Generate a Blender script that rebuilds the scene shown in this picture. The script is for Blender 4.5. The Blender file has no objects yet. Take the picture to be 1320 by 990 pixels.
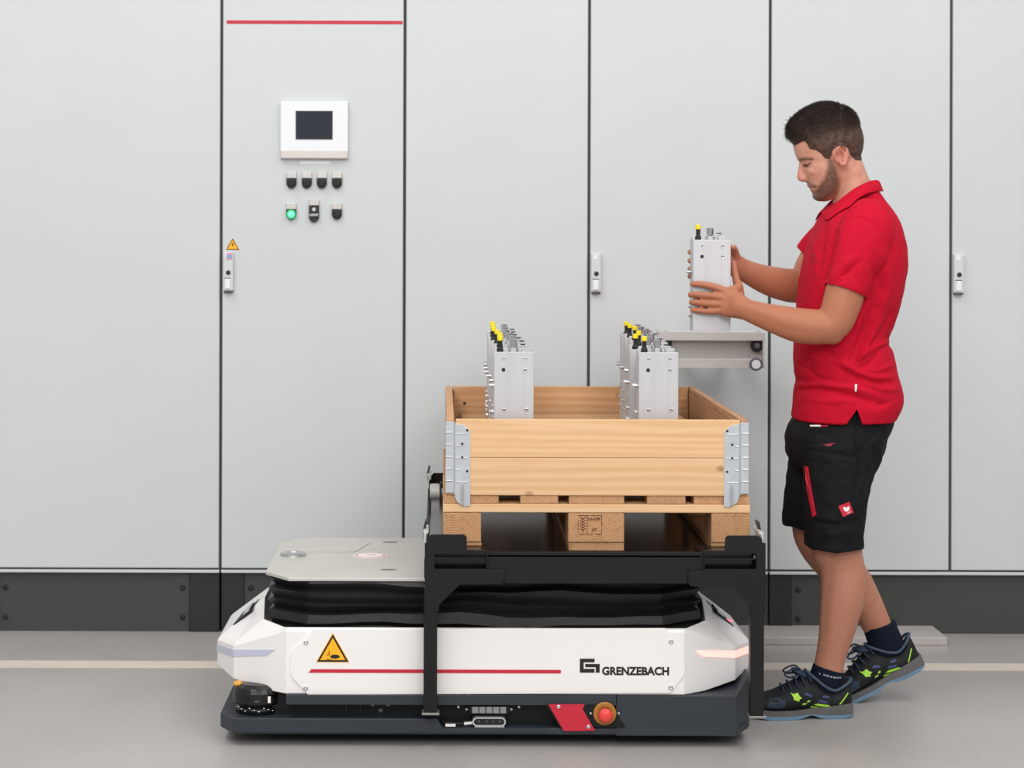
import bpy, bmesh, math, random
import numpy as np
from mathutils import Vector, Matrix
from mathutils.geometry import tessellate_polygon
from mathutils.bvhtree import BVHTree
random.seed(7); rng = np.random.default_rng(7)
SC = bpy.context.scene
COL = SC.collection
PI = math.pi

# ------------------------------------------------------------------ camera
F = 2756.0; CX, CY = 571.0, 298.0; H = 1.325; ROLL = 0.003
cam = bpy.data.cameras.new('camera'); cam_o = bpy.data.objects.new('camera', cam); COL.objects.link(cam_o)
cam.sensor_width = 36.0; cam.lens = F / 1320 * 36
cam.shift_x = (660 - CX) / 1320; cam.shift_y = -(495 - CY) / 1320
cam_o.location = (0, 0, H); cam_o.rotation_euler = (PI / 2, -ROLL, 0)
cam.dof.use_dof = True; cam.dof.focus_distance = 5.65; cam.dof.aperture_fstop = 5.6
SC.camera = cam_o

# ------------------------------------------------------------------ light: pale hall all around, ceiling luminaires and an added front fill
w = bpy.data.worlds.new('hall'); SC.world = w; w.use_nodes = True
bg = w.node_tree.nodes['Background']; bg.inputs[0].default_value = (0.97, 0.98, 1.0, 1); bg.inputs[1].default_value = 0.48
def area(name, loc, rot, sx, sy, power, col=(1, 0.98, 0.95)):
    l = bpy.data.lights.new(name, 'AREA'); l.shape = 'RECTANGLE'; l.size = sx; l.size_y = sy; l.energy = power; l.color = col
    o = bpy.data.objects.new(name, l); COL.objects.link(o); o.location = loc; o.rotation_euler = rot; return o
area('ceiling_and_fill_light', (-2.2, 3.2, 5.2), (math.radians(14), 0, 0), 2.0, 5.0, 140)
area('ceiling_and_fill_light', (2.6, 3.2, 5.2), (math.radians(14), 0, 0), 2.0, 5.0, 125)
area('ceiling_and_fill_light', (0.4, -2.0, 4.2), (math.radians(54), 0, 0), 6.0, 2.2, 265)  # added front fill, tilted low to even out the light on the cabinets
vs = SC.view_settings; vs.view_transform = 'Standard'; vs.look = 'None'; vs.gamma = 1.0; vs.use_curve_mapping = False
vs.exposure = 0.12

# ------------------------------------------------------------------ helpers
def P(px, py, Y):
    """point at distance Y seen at photo position (px, py)"""
    dx, dy = px - CX, py - CY
    u, v = dx + ROLL * dy, dy - ROLL * dx
    return Vector((u * Y / F, Y, H - v * Y / F))
def ZG(py):  # distance of a floor point
    return H * F / (py - CY)
def hexc(h):
    h = h.lstrip('#'); c = [int(h[i:i + 2], 16) / 255 for i in (0, 2, 4)]
    return tuple(x / 12.92 if x <= .04045 else ((x + .055) / 1.055) ** 2.4 for x in c)

MATS = {}
def mat(name, col, rough=.5, metal=0., var=.0, scale=20., bump=0., bscale=200., emit=0., coat=0., stretch=(1, 1, 1), spec=.5, sheen=0.):
    if name in MATS: return MATS[name]
    m = bpy.data.materials.new(name); m.use_nodes = True; nt = m.node_tree; b = nt.nodes['Principled BSDF']
    c = hexc(col) if isinstance(col, str) else col
    b.inputs['Base Color'].default_value = (*c, 1); b.inputs['Roughness'].default_value = rough; b.inputs['Metallic'].default_value = metal
    b.inputs['Specular IOR Level'].default_value = spec
    if coat: b.inputs['Coat Weight'].default_value = coat; b.inputs['Coat Roughness'].default_value = .15
    if sheen: b.inputs['Sheen Weight'].default_value = sheen; b.inputs['Sheen Roughness'].default_value = .5
    tc = nt.nodes.new('ShaderNodeTexCoord'); mp = nt.nodes.new('ShaderNodeMapping'); mp.inputs['Scale'].default_value = stretch
    nt.links.new(tc.outputs['Object'], mp.inputs[0])
    if var:
        n = nt.nodes.new('ShaderNodeTexNoise'); n.inputs['Scale'].default_value = scale; n.inputs['Detail'].default_value = 5
        nt.links.new(mp.outputs[0], n.inputs['Vector'])
        r = nt.nodes.new('ShaderNodeValToRGB'); r.color_ramp.elements[0].position = .3; r.color_ramp.elements[1].position = .7
        r.color_ramp.elements[0].color = (*[max(0, x * (1 - var)) for x in c], 1); r.color_ramp.elements[1].color = (*[min(1, x * (1 + var)) for x in c], 1)
        nt.links.new(n.outputs['Fac'], r.inputs[0]); nt.links.new(r.outputs[0], b.inputs['Base Color'])
    if bump:
        n2 = nt.nodes.new('ShaderNodeTexNoise'); n2.inputs['Scale'].default_value = bscale; n2.inputs['Detail'].default_value = 4
        nt.links.new(mp.outputs[0], n2.inputs['Vector'])
        bp = nt.nodes.new('ShaderNodeBump'); bp.inputs['Strength'].default_value = bump; bp.inputs['Distance'].default_value = .002
        nt.links.new(n2.outputs['Fac'], bp.inputs['Height']); nt.links.new(bp.outputs[0], b.inputs['Normal'])
    if emit:
        b.inputs['Emission Color'].default_value = (*c, 1); b.inputs['Emission Strength'].default_value = emit
    MATS[name] = m; return m

def wood(name, axis, c0, c1, c2, ring=75.):
    """softwood: growth rings around the board's long axis, streaks along it, darker knots"""
    m = bpy.data.materials.new(name); m.use_nodes = True; nt = m.node_tree; N = nt.nodes; L = nt.links; b = N['Principled BSDF']
    b.inputs['Roughness'].default_value = .62; b.inputs['Specular IOR Level'].default_value = .3
    tc = N.new('ShaderNodeTexCoord'); oi = N.new('ShaderNodeObjectInfo')
    sep = N.new('ShaderNodeCombineXYZ')
    mul = N.new('ShaderNodeMath'); mul.operation = 'MULTIPLY_ADD'; mul.inputs[1].default_value = .16; mul.inputs[2].default_value = -.09; L.new(oi.outputs['Random'], mul.inputs[0])
    mul2 = N.new('ShaderNodeMath'); mul2.operation = 'MULTIPLY'; mul2.inputs[1].default_value = 3.7; L.new(oi.outputs['Random'], mul2.inputs[0])
    add = N.new('ShaderNodeVectorMath'); add.operation = 'ADD'
    k = 'XYZ'.index(axis); o = [i for i in range(3) if i != k]
    L.new(mul2.outputs[0], sep.inputs[k]); L.new(mul.outputs[0], sep.inputs[o[0]])
    sep.inputs[o[1]].default_value = -.055
    L.new(tc.outputs['Object'], add.inputs[0]); L.new(sep.outputs[0], add.inputs[1])
    mp = N.new('ShaderNodeMapping'); s = [1., 1., 1.]; s[k] = .16; mp.inputs['Scale'].default_value = s; L.new(add.outputs[0], mp.inputs[0])
    wv = N.new('ShaderNodeTexWave'); wv.wave_type = 'RINGS'; wv.rings_direction = axis; wv.inputs['Scale'].default_value = ring / 2
    wv.inputs['Distortion'].default_value = 6.5; wv.inputs['Detail'].default_value = 3; wv.inputs['Detail Scale'].default_value = .35
    L.new(mp.outputs[0], wv.inputs['Vector'])
    ns = N.new('ShaderNodeTexNoise'); ns.inputs['Scale'].default_value = 70; ns.inputs['Detail'].default_value = 6
    mp2 = N.new('ShaderNodeMapping'); s2 = [1., 1., 1.]; s2[k] = .05; mp2.inputs['Scale'].default_value = s2; L.new(add.outputs[0], mp2.inputs[0]); L.new(mp2.outputs[0], ns.inputs['Vector'])
    big = N.new('ShaderNodeTexNoise'); big.inputs['Scale'].default_value = 5; L.new(mp.outputs[0], big.inputs['Vector'])
    r1 = N.new('ShaderNodeValToRGB'); r1.color_ramp.elements[0].position = .1; r1.color_ramp.elements[0].color = (*hexc(c0), 1); r1.color_ramp.elements[1].position = .95; r1.color_ramp.elements[1].color = (*hexc(c1), 1)
    L.new(wv.outputs['Fac'], r1.inputs[0])
    mx = N.new('ShaderNodeMix'); mx.data_type = 'RGBA'; mx.inputs['B'].default_value = (*hexc(c2), 1)
    rr = N.new('ShaderNodeMapRange'); rr.inputs['From Min'].default_value = .52; rr.inputs['From Max'].default_value = .8; rr.inputs['To Max'].default_value = .55
    L.new(ns.outputs['Fac'], rr.inputs['Value']); L.new(rr.outputs[0], mx.inputs['Factor']); L.new(r1.outputs[0], mx.inputs['A'])
    # knots
    mp3 = N.new('ShaderNodeMapping'); s3 = [9., 9., 9.]; s3[k] = 6.5; mp3.inputs['Scale'].default_value = s3; L.new(add.outputs[0], mp3.inputs[0])
    vo = N.new('ShaderNodeTexVoronoi'); vo.inputs['Scale'].default_value = 1.0; L.new(mp3.outputs[0], vo.inputs['Vector'])
    kr = N.new('ShaderNodeMapRange'); kr.inputs['From Min'].default_value = .11; kr.inputs['From Max'].default_value = .03; kr.inputs['To Max'].default_value = .6; L.new(vo.outputs['Distance'], kr.inputs['Value'])
    mk = N.new('ShaderNodeMix'); mk.data_type = 'RGBA'; mk.inputs['B'].default_value = (*hexc('#8a5a35'), 1); L.new(mx.outputs['Result'], mk.inputs['A']); L.new(kr.outputs[0], mk.inputs['Factor'])
    # board to board tone
    hs = N.new('ShaderNodeHueSaturation'); vr = N.new('ShaderNodeMapRange'); vr.inputs['To Min'].default_value = .86; vr.inputs['To Max'].default_value = 1.08
    L.new(oi.outputs['Random'], vr.inputs['Value']); L.new(vr.outputs[0], hs.inputs['Value']); L.new(mk.outputs['Result'], hs.inputs['Color'])
    L.new(hs.outputs[0], b.inputs['Base Color'])
    bp = N.new('ShaderNodeBump'); bp.inputs['Strength'].default_value = .25; bp.inputs['Distance'].default_value = .002; L.new(ns.outputs['Fac'], bp.inputs['Height']); L.new(bp.outputs[0], b.inputs['Normal'])
    MATS[name] = m; return m

WORG = {}
def empty(name, loc=(0, 0, 0)):
    o = bpy.data.objects.new(name, None); o.empty_display_size = .05; COL.objects.link(o); o.location = loc; WORG[o] = Vector(loc); return o
def tag(o, label=None, cat=None, group=None, kind=None):
    if label: o['label'] = label
    if cat: o['category'] = cat
    if group: o['group'] = group
    if kind: o['kind'] = kind
    return o
def thing(name, label, cat, loc=(0, 0, 0), group=None):
    return tag(empty(name, loc), label, cat, group)

class MB:
    def __init__(s): s.v = []; s.f = []
    def add(s, vs, fs):
        n = len(s.v); s.v += [tuple(v) for v in vs]; s.f += [tuple(i + n for i in f) for f in fs]; return s
    def box(s, x0, x1, y0, y1, z0, z1):
        return s.add([(x0, y0, z0), (x1, y0, z0), (x1, y1, z0), (x0, y1, z0), (x0, y0, z1), (x1, y0, z1), (x1, y1, z1), (x0, y1, z1)],
                     [(0, 3, 2, 1), (4, 5, 6, 7), (0, 1, 5, 4), (1, 2, 6, 5), (2, 3, 7, 6), (3, 0, 4, 7)])
    def prism(s, pts, a0, a1, axis='Y', holes=()):
        """2D outline (and holes) extruded along an axis; outline in the two other axes in xyz order"""
        k = 'XYZ'.index(axis)
        def mk(p, a):
            q = list(p); q.insert(k, a); return tuple(q)
        loops = [list(pts)] + [list(h) for h in holes]
        tri = tessellate_polygon([[Vector((p[0], p[1], 0)) for p in l] for l in loops])
        flat = [p for l in loops for p in l]; n = len(flat)
        vs = [mk(p, a0) for p in flat] + [mk(p, a1) for p in flat]
        fs = [tuple(t) for t in tri] + [tuple(i + n for i in reversed(t)) for t in tri]
        o = 0
        for l in loops:
            c = len(l)
            for i in range(c): j = (i + 1) % c; fs.append((o + i, o + j, o + j + n, o + i + n))
            o += c
        return s.add(vs, fs)
    def cyl(s, p0, p1, r, n=16, r1=None):
        p0, p1 = Vector(p0), Vector(p1); r1 = r if r1 is None else r1
        t = (p1 - p0).normalized(); a = Vector((0, 0, 1)) if abs(t.z) < .9 else Vector((1, 0, 0)); u = t.cross(a).normalized(); v = t.cross(u)
        vs = []
        for c, rr in ((p0, r), (p1, r1)):
            vs += [c + (u * math.cos(2 * PI * i / n) + v * math.sin(2 * PI * i / n)) * rr for i in range(n)]
        fs = [(i, (i + 1) % n, n + (i + 1) % n, n + i) for i in range(n)] + [tuple(reversed(range(n))), tuple(range(n, 2 * n))]
        return s.add(vs, fs)
    def lathe(s, prof, c, axis='Z', n=20):
        """prof: (radius, height) pairs"""
        c = Vector(c); vs = []; fs = []
        for r, h in prof:
            for i in range(n):
                a = 2 * PI * i / n; x, y = r * math.cos(a), r * math.sin(a)
                vs.append(c + Vector({'Z': (x, y, h), 'Y': (x, h, y), 'X': (h, x, y)}[axis]))
        m = len(prof)
        for k in range(m - 1):
            for i in range(n): j = (i + 1) % n; fs.append((k * n + i, k * n + j, (k + 1) * n + j, (k + 1) * n + i))
        fs += [tuple(range(n)), tuple(range((m - 1) * n, m * n))]
        return s.add(vs, fs)
    def sphere(s, c, rx, ry, rz, n=16, m=10, R=None):
        c = Vector(c); vs = []; fs = []
        for k in range(m + 1):
            th = PI * k / m
            for i in range(n):
                a = 2 * PI * i / n; p = Vector((rx * math.sin(th) * math.cos(a), ry * math.sin(th) * math.sin(a), rz * math.cos(th)))
                if R: p = R @ p
                vs.append(c + p)
        for k in range(m):
            for i in range(n): j = (i + 1) % n; fs.append((k * n + i, k * n + j, (k + 1) * n + j, (k + 1) * n + i))
        return s.add(vs, fs)
    def tube(s, pts, r, n=8):
        pts = [Vector(p) for p in pts]; vs = []; fs = []; u = None
        for i, p in enumerate(pts):
            t = (pts[min(i + 1, len(pts) - 1)] - pts[max(i - 1, 0)]).normalized()
            if u is None: a = Vector((0, 0, 1)) if abs(t.z) < .9 else Vector((1, 0, 0)); u = t.cross(a).normalized()
            u = (u - t * u.dot(t)).normalized(); v = t.cross(u); rr = r[i] if isinstance(r, (list, tuple)) else r
            vs += [p + (u * math.cos(2 * PI * k / n) + v * math.sin(2 * PI * k / n)) * rr for k in range(n)]
        for i in range(len(pts) - 1):
            for k in range(n): j = (k + 1) % n; fs.append((i * n + k, i * n + j, (i + 1) * n + j, (i + 1) * n + k))
        fs += [tuple(range(n)), tuple(range((len(pts) - 1) * n, len(pts) * n))]
        return s.add(vs, fs)

def obj(name, mb, material, parent=None, bevel=0., smooth=False, seg=2, center=True, solid=0., angle=30, fix=True):
    """ONE mesh object; its origin sits at its middle"""
    if isinstance(mb, MB):
        v = np.array(mb.v, float).reshape(-1, 3); c = Vector((v.min(0) + v.max(0)) / 2) if center else (WORG[parent] if parent else Vector())
        me = bpy.data.meshes.new(name); me.from_pydata([tuple(Vector(p) - c) for p in v], [], mb.f)
        if fix:
            bm = bmesh.new(); bm.from_mesh(me); bmesh.ops.remove_doubles(bm, verts=bm.verts, dist=1e-6); bmesh.ops.recalc_face_normals(bm, faces=bm.faces)
            bm.to_mesh(me); bm.free()
    else: me = mb; c = WORG[parent] if parent else Vector()
    if smooth:
        me.polygons.foreach_set('use_smooth', [True] * len(me.polygons))
    me.materials.append(MATS[material] if isinstance(material, str) else material)
    o = bpy.data.objects.new(name, me); COL.objects.link(o)
    if parent: o.parent = parent; o.location = c - WORG[parent]
    else: o.location = c
    WORG[o] = c.copy()
    if solid: s_ = o.modifiers.new('solid', 'SOLIDIFY'); s_.thickness = solid; s_.offset = 0
    if bevel:
        b = o.modifiers.new('bevel', 'BEVEL'); b.width = bevel; b.segments = seg; b.limit_method = 'ANGLE'; b.angle_limit = math.radians(angle)
    return o
def copy_tree(o, parent=None):
    c = o.copy(); COL.objects.link(c); c.parent = parent; WORG[c] = WORG[o].copy()
    for ch in list(o.children): copy_tree(ch, c)
    return c
def text_mb(txt, size, origin, plane='XZ', bold=0., depth=.0006, width=None, face=-1):
    """lettering as a thin raised print; origin = lower-left corner"""
    cu = bpy.data.curves.new('txt', 'FONT'); cu.body = txt; cu.size = size; cu.offset = bold; cu.extrude = depth / 2; cu.resolution_u = 3
    to = bpy.data.objects.new('txt', cu); COL.objects.link(to); bpy.context.view_layer.update()
    me = bpy.data.meshes.new_from_object(to.evaluated_get(bpy.context.evaluated_depsgraph_get()))
    v = np.array([x.co[:] for x in me.vertices]); fs = [tuple(p.vertices) for p in me.polygons]
    bpy.data.objects.remove(to); bpy.data.meshes.remove(me)
    v[:, 0] -= v[:, 0].min(); v[:, 1] -= v[:, 1].min()
    if width: v[:, 0] *= width / v[:, 0].max()
    o = Vector(origin); mb = MB()
    return mb.add([(o.x + a, o.y - c, o.z + b) for a, b, c in v], fs)

# ------------------------------------------------------------------ materials
mat('cabinet_grey', '#cbcfd1', .45, var=.015, scale=3, bump=.05, bscale=600)
mat('cabinet_gap', '#4a4c48', .7)
mat('plinth_grey', '#3c3e3b', .6, var=.06, scale=5)
mat('plinth_corner', '#1f201f', .55)
mat('dark_bolt', '#1c1d1c', .4)
mat('white_plastic', '#e9ebef', .35)
mat('grey_plastic', '#cfd2d3', .4)
mat('steel_bar', '#c9c2be', .35, .6)
mat('screen', '#2a2e37', .12)
mat('black_plastic', '#1d1d1f', .35)
mat('black_gloss', '#0a0a0b', .25)
mat('chrome', '#c9cacc', .18, 1.)
mat('silver', '#c9cbcd', .32, .7)
mat('button_plate', '#c9c5c2', .35, .5)
mat('green_lamp', '#5effa0', .3, emit=1.1)
mat('green_rim', '#0fae62', .3)
mat('red_print', '#c51d36', .45)
mat('sticker_yellow', '#fdb515', .45)
mat('print_black', '#17140f', .5)
mat('agv_white', '#efecea', .3, var=.01, scale=4, coat=.15)
mat('agv_slate', '#272e36', .5, var=.06, scale=9, bump=.1, bscale=500)
mat('agv_black', '#0d0e10', .5, spec=.3)
mat('strip_off', '#c3c6da', .25)
mat('strip_on', '#ffb5aa', .3, emit=1.0)
mat('bellows_black', '#151516', .45, var=.15, scale=30, bump=.4, bscale=60)
mat('deck_grey', '#c8c5bf', .4, .25, var=.03, scale=8)
mat('estop_yellow', '#a8702a', .45)
mat('estop_red', '#e2423c', .4)
mat('frame_black', '#121213', .45, .1, spec=.35, var=.08, scale=12, bump=.12, bscale=700)
mat('plate_black', '#161617', .16, .2, var=.1, scale=6)
mat('guide_white', '#c8c8c6', .35, .2)
mat('galvanised', '#c3c9ce', .4, .4, var=.08, scale=30)
mat('aluminium', '#cdcdd0', .38, .45, var=.04, scale=10, stretch=(8, 8, .5))
mat('aluminium_rail', '#d3d1cd', .4, .35, var=.03, scale=8)
mat('plug_yellow', '#f4de1e', .4)
mat('rubber', '#121212', .6)
mat('rail_web', '#b4b2af', .45, .3)
mat('floor_tape', '#cfc3b6', .5, var=.04, scale=14)
mat('floor_cover', '#b3adaa', .5, var=.05, scale=10)
mat('stamp', '#5a2d17', .7)
mat('polo_red', '#c00f2c', .85, var=.06, scale=60, bump=.25, bscale=900, spec=.15)
mat('polo_dark', '#8c0d22', .8)
mat('shorts_black', '#121316', .8, spec=.2, var=.2, scale=25, bump=.3, bscale=500)
mat('sock_navy', '#0f1626', .85, spec=.2, var=.15, scale=120, bump=.4, bscale=500)
mat('sock_print', '#8d93a8', .8)
mat('shoe_black', '#15171a', .65, spec=.3, var=.3, scale=40, bump=.3, bscale=400)
mat('shoe_navy', '#1c2c42', .7, var=.25, scale=60, bump=.3, bscale=500)
mat('shoe_midsole', '#5a5959', .55, var=.15, scale=20)
mat('shoe_outsole', '#617f99', .5)
mat('lace_navy', '#1d2a44', .8)
mat('lime', '#a6dc3a', .5)
mat('shoe_blue', '#34406f', .6)
mat('white_print', '#efe9e6', .5)
mat('lash', '#20120e', .6)
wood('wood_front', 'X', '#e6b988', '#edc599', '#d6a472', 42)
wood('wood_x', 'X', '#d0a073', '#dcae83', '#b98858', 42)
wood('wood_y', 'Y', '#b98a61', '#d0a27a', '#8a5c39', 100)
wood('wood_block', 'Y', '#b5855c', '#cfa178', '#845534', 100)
def floor_mat():
    m = bpy.data.materials.new('floor_epoxy'); m.use_nodes = True; nt = m.node_tree; N = nt.nodes; L = nt.links; b = N['Principled BSDF']
    tc = N.new('ShaderNodeTexCoord')
    n1 = N.new('ShaderNodeTexNoise'); n1.inputs['Scale'].default_value = 1.3; n1.inputs['Detail'].default_value = 6; L.new(tc.outputs['Object'], n1.inputs['Vector'])
    n2 = N.new('ShaderNodeTexNoise'); n2.inputs['Scale'].default_value = 130; n2.inputs['Detail'].default_value = 3; L.new(tc.outputs['Object'], n2.inputs['Vector'])
    r1 = N.new('ShaderNodeValToRGB'); r1.color_ramp.elements[0].position = .3; r1.color_ramp.elements[1].position = .7
    r1.color_ramp.elements[0].color = (*hexc('#a09c99'), 1); r1.color_ramp.elements[1].color = (*hexc('#aeaaa7'), 1); L.new(n1.outputs['Fac'], r1.inputs[0])
    r2 = N.new('ShaderNodeMapRange'); r2.inputs['From Min'].default_value = .3; r2.inputs['From Max'].default_value = .7; r2.inputs['To Min'].default_value = .93; r2.inputs['To Max'].default_value = 1.05; L.new(n2.outputs['Fac'], r2.inputs['Value'])
    hs = N.new('ShaderNodeHueSaturation'); L.new(r1.outputs[0], hs.inputs['Color']); L.new(r2.outputs[0], hs.inputs['Value']); L.new(hs.outputs[0], b.inputs['Base Color'])
    rr = N.new('ShaderNodeMapRange'); rr.inputs['To Min'].default_value = .28; rr.inputs['To Max'].default_value = .42; L.new(n1.outputs['Fac'], rr.inputs['Value']); L.new(rr.outputs[0], b.inputs['Roughness'])
    bp = N.new('ShaderNodeBump'); bp.inputs['Strength'].default_value = .06; bp.inputs['Distance'].default_value = .002; L.new(n2.outputs['Fac'], bp.inputs['Height']); L.new(bp.outputs[0], b.inputs['Normal'])
    MATS['floor_epoxy'] = m
floor_mat()
def hair_mat():
    m = bpy.data.materials.new('hair_brown'); m.use_nodes = True; nt = m.node_tree; N = nt.nodes; L = nt.links; b = N['Principled BSDF']
    b.inputs['Roughness'].default_value = .6; b.inputs['Specular IOR Level'].default_value = .22
    a = N.new('ShaderNodeAttribute'); a.attribute_name = 'toplong'; tc = N.new('ShaderNodeTexCoord')
    n = N.new('ShaderNodeTexNoise'); n.inputs['Scale'].default_value = 90; n.inputs['Detail'].default_value = 4; L.new(tc.outputs['Object'], n.inputs['Vector'])
    mx = N.new('ShaderNodeMix'); mx.data_type = 'RGBA'; mx.inputs['A'].default_value = (*hexc('#4f3b33'), 1); mx.inputs['B'].default_value = (*hexc('#241712'), 1); L.new(a.outputs['Fac'], mx.inputs['Factor'])
    hs = N.new('ShaderNodeHueSaturation'); mr = N.new('ShaderNodeMapRange'); mr.inputs['From Min'].default_value = .3; mr.inputs['From Max'].default_value = .7; mr.inputs['To Min'].default_value = .65; mr.inputs['To Max'].default_value = 1.5
    L.new(n.outputs['Fac'], mr.inputs['Value']); L.new(mr.outputs[0], hs.inputs['Value']); L.new(mx.outputs['Result'], hs.inputs['Color']); L.new(hs.outputs[0], b.inputs['Base Color'])
    MATS['hair_brown'] = m
hair_mat()

# ================================================================== SETTING
fl = tag(obj('floor', MB().box(-6, 7, -3, 8.2, -.1, 0), 'floor_epoxy'), 'smooth grey epoxy hall floor', kind='structure')
tag(obj('wall_back', MB().box(-6, 7, 7.8, 8.0, 0, 3.4), mat('hall_wall', '#c9cac8', .8, var=.03, scale=3)), 'plain pale hall wall behind the cabinets', kind='structure')
tape = tag(obj('floor_line', MB().box(-6, 7, ZG(862.3), ZG(853.5), 0, .0012), 'floor_tape'), 'cream line painted across the grey floor along the cabinets', 'line')
duct = thing('floor_duct', 'low flat light grey cable cover on the floor along the plinth', 'cable cover', (1.0, 6.95, 0))
obj('cover_plate', MB().box(.35, P(1213, 820, 6.95).x, 6.86, 7.07, 0.0, .026), 'floor_cover', duct, bevel=.003)

WY = 7.044                                             # cabinet door front
SEAM = [-.731, -.127, .481, 1.077, 1.674]
DZ0, DZ1 = P(285, 732.5, WY).z, 2.17
def cabinet(x0, x1, doors, label, plinth=(True, True)):
    c = thing('control_cabinet', label, 'cabinet', ((x0 + x1) / 2, WY, 0), 'row of control cabinets along the wall')
    obj('body', MB().box(x0 + .001, x1 - .001, WY + .024, WY + .6, .197, 2.2), 'cabinet_grey', c, bevel=.003)
    obj('gasket', MB().box(x0 + .0005, x1 - .0005, WY + .012, WY + .024, .205, 2.195), 'cabinet_gap', c)
    obj('bottom_rail', MB().box(x0 + .003, x1 - .003, WY + .002, WY + .0235, .196, DZ0 - .006), 'cabinet_grey', c, bevel=.002)
    ds = []
    xs = np.linspace(x0, x1, doors + 1) if isinstance(doors, int) else doors
    for a, b in zip(xs[:-1], xs[1:]):
        ds.append(obj('door', MB().box(a + .0045, b - .0045, WY, WY + .02, DZ0, DZ1), 'cabinet_grey', c, bevel=.004, seg=3))
    a = x0 + (.003 if plinth[0] else 0); b = x1 - (.003 if plinth[1] else 0)
    ca = a + .075 if plinth[0] else a; cb = b - .1 if plinth[1] else b
    obj('plinth_panel', MB().box(ca, cb, WY + .02, WY + .04, 0, .194), 'plinth_grey', c)
    if plinth[0]: obj('plinth_corner', MB().box(a, ca, WY + .012, WY + .08, 0, .194), 'plinth_corner', c, bevel=.003)
    if plinth[1]: obj('plinth_corner', MB().box(cb, b, WY + .012, WY + .08, 0, .194), 'plinth_corner', c, bevel=.003)
    for e, on in ((ca + .022, plinth[0]), (cb - .022, plinth[1])):
        if on:
            for z in (.145, .048): obj('plinth_bolt', MB().lathe([(.009, 0), (.009, -.004), (.006, -.007), (.004, -.0072)], (e, WY + .02, z), 'Y', 12), 'dark_bolt', c)
    return c, ds
def door_handle(d, x, sticker):
    zt, zb = P(0, 324, WY).z, P(0, 374, WY).z
    h = obj('handle', MB().box(x, x + .033, WY - .02, WY, zb, zt), 'grey_plastic', d, bevel=.004)
    m = (zt + zb) / 2
    obj('lever', MB().box(x + .006, x + .024, WY - .026, WY - .019, zb + .006, zb + .04), 'white_plastic', d, bevel=.003)
    obj('lock', MB().lathe([(.0075, 0), (.0075, -.004), (.004, -.005)], (x + .017, WY - .02, m - .003), 'Y', 14), 'black_plastic', d)
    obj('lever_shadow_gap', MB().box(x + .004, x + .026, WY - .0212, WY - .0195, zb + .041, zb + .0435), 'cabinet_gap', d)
    obj('handle_foot', MB().box(x + .002, x + .031, WY - .017, WY - .001, zb - .005, zb + .0005), 'cabinet_gap', d)
    st = obj('sticker', MB().box(x + .007, x + .021, WY - .0208, WY - .0198, zt - .02, zt - .006), 'white_plastic', d)
    return h
c0, d0 = cabinet(SEAM[0] - .81, SEAM[0], 1, 'wide pale grey control cabinet at the far left with a plain door', (True, True))
c1, d1 = cabinet(SEAM[0], SEAM[1], 1, 'pale grey control cabinet with touch panel, push buttons and red line', (True, False))
c2, d2 = cabinet(SEAM[1], SEAM[3], [SEAM[1], SEAM[2], SEAM[3]], 'double door pale grey cabinet behind the crate and aluminium modules', (False, False))
c3, d3 = cabinet(SEAM[3], SEAM[3] + 1.194, [SEAM[3], SEAM[4], SEAM[3] + 1.194], 'double door pale grey cabinet behind the man, at the far right', (True, True))
door_handle(d1[0], P(289.5, 0, WY).x, True)
door_handle(d2[1], P(761.5, 350, WY).x, False)
door_handle(d3[1], P(1228, 350, WY).x, False)
# little coloured print and the warning sign beside the first handle
D1 = d1[0]
a = P(293, 326, WY); obj('colour_print', MB().box(a.x, a.x + .017, WY - .0218, WY - .0206, a.z - .02, a.z), mat('print_pink', '#d884b8', .5), D1)
obj('colour_print', MB().box(a.x + .001, a.x + .016, WY - .0222, WY - .0212, a.z - .015, a.z - .007), mat('print_cyan', '#5fb4c4', .5), D1)
def warn_tri(px, py, half, hgt, Y, parent, hand):
    b = P(px, py, Y); z0 = b.z - hgt / 2; x = b.x
    T = lambda k: [(x - half * k, z0 + hgt / 3 * (1 - k)), (x + half * k, z0 + hgt / 3 * (1 - k)), (x, z0 + hgt * (1 / 3 + 2 / 3 * k))]
    s = obj('warning_sign', MB().prism(T(1.0), Y - .001, Y), 'print_black', parent)
    inn = obj('yellow_field', MB().prism(T(.80), Y - .0016, Y - .0008), 'sticker_yellow', parent)
    obj('yellow_rim', MB().prism(T(1.07), Y - .0006, Y), 'sticker_yellow', parent)
    return s, x, z0
warn_tri(300, 314.5, .0215, .038, WY, D1, False)
b = P(300, 315, WY); obj('flash_mark', MB().prism([(b.x + .002, b.z + .010), (b.x - .005, b.z - .002), (b.x, b.z - .001), (b.x - .003, b.z - .012), (b.x + .005, b.z + .001), (b.x, b.z)], WY - .0022, WY - .0014), 'print_black', D1)
a, b = P(292, 30.5, WY), P(519, 27.2, WY)
obj('red_line', MB().box(a.x, b.x, WY - .001, WY, P(400, 31, WY).z, P(400, 26.5, WY).z), 'red_print', D1)
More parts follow.
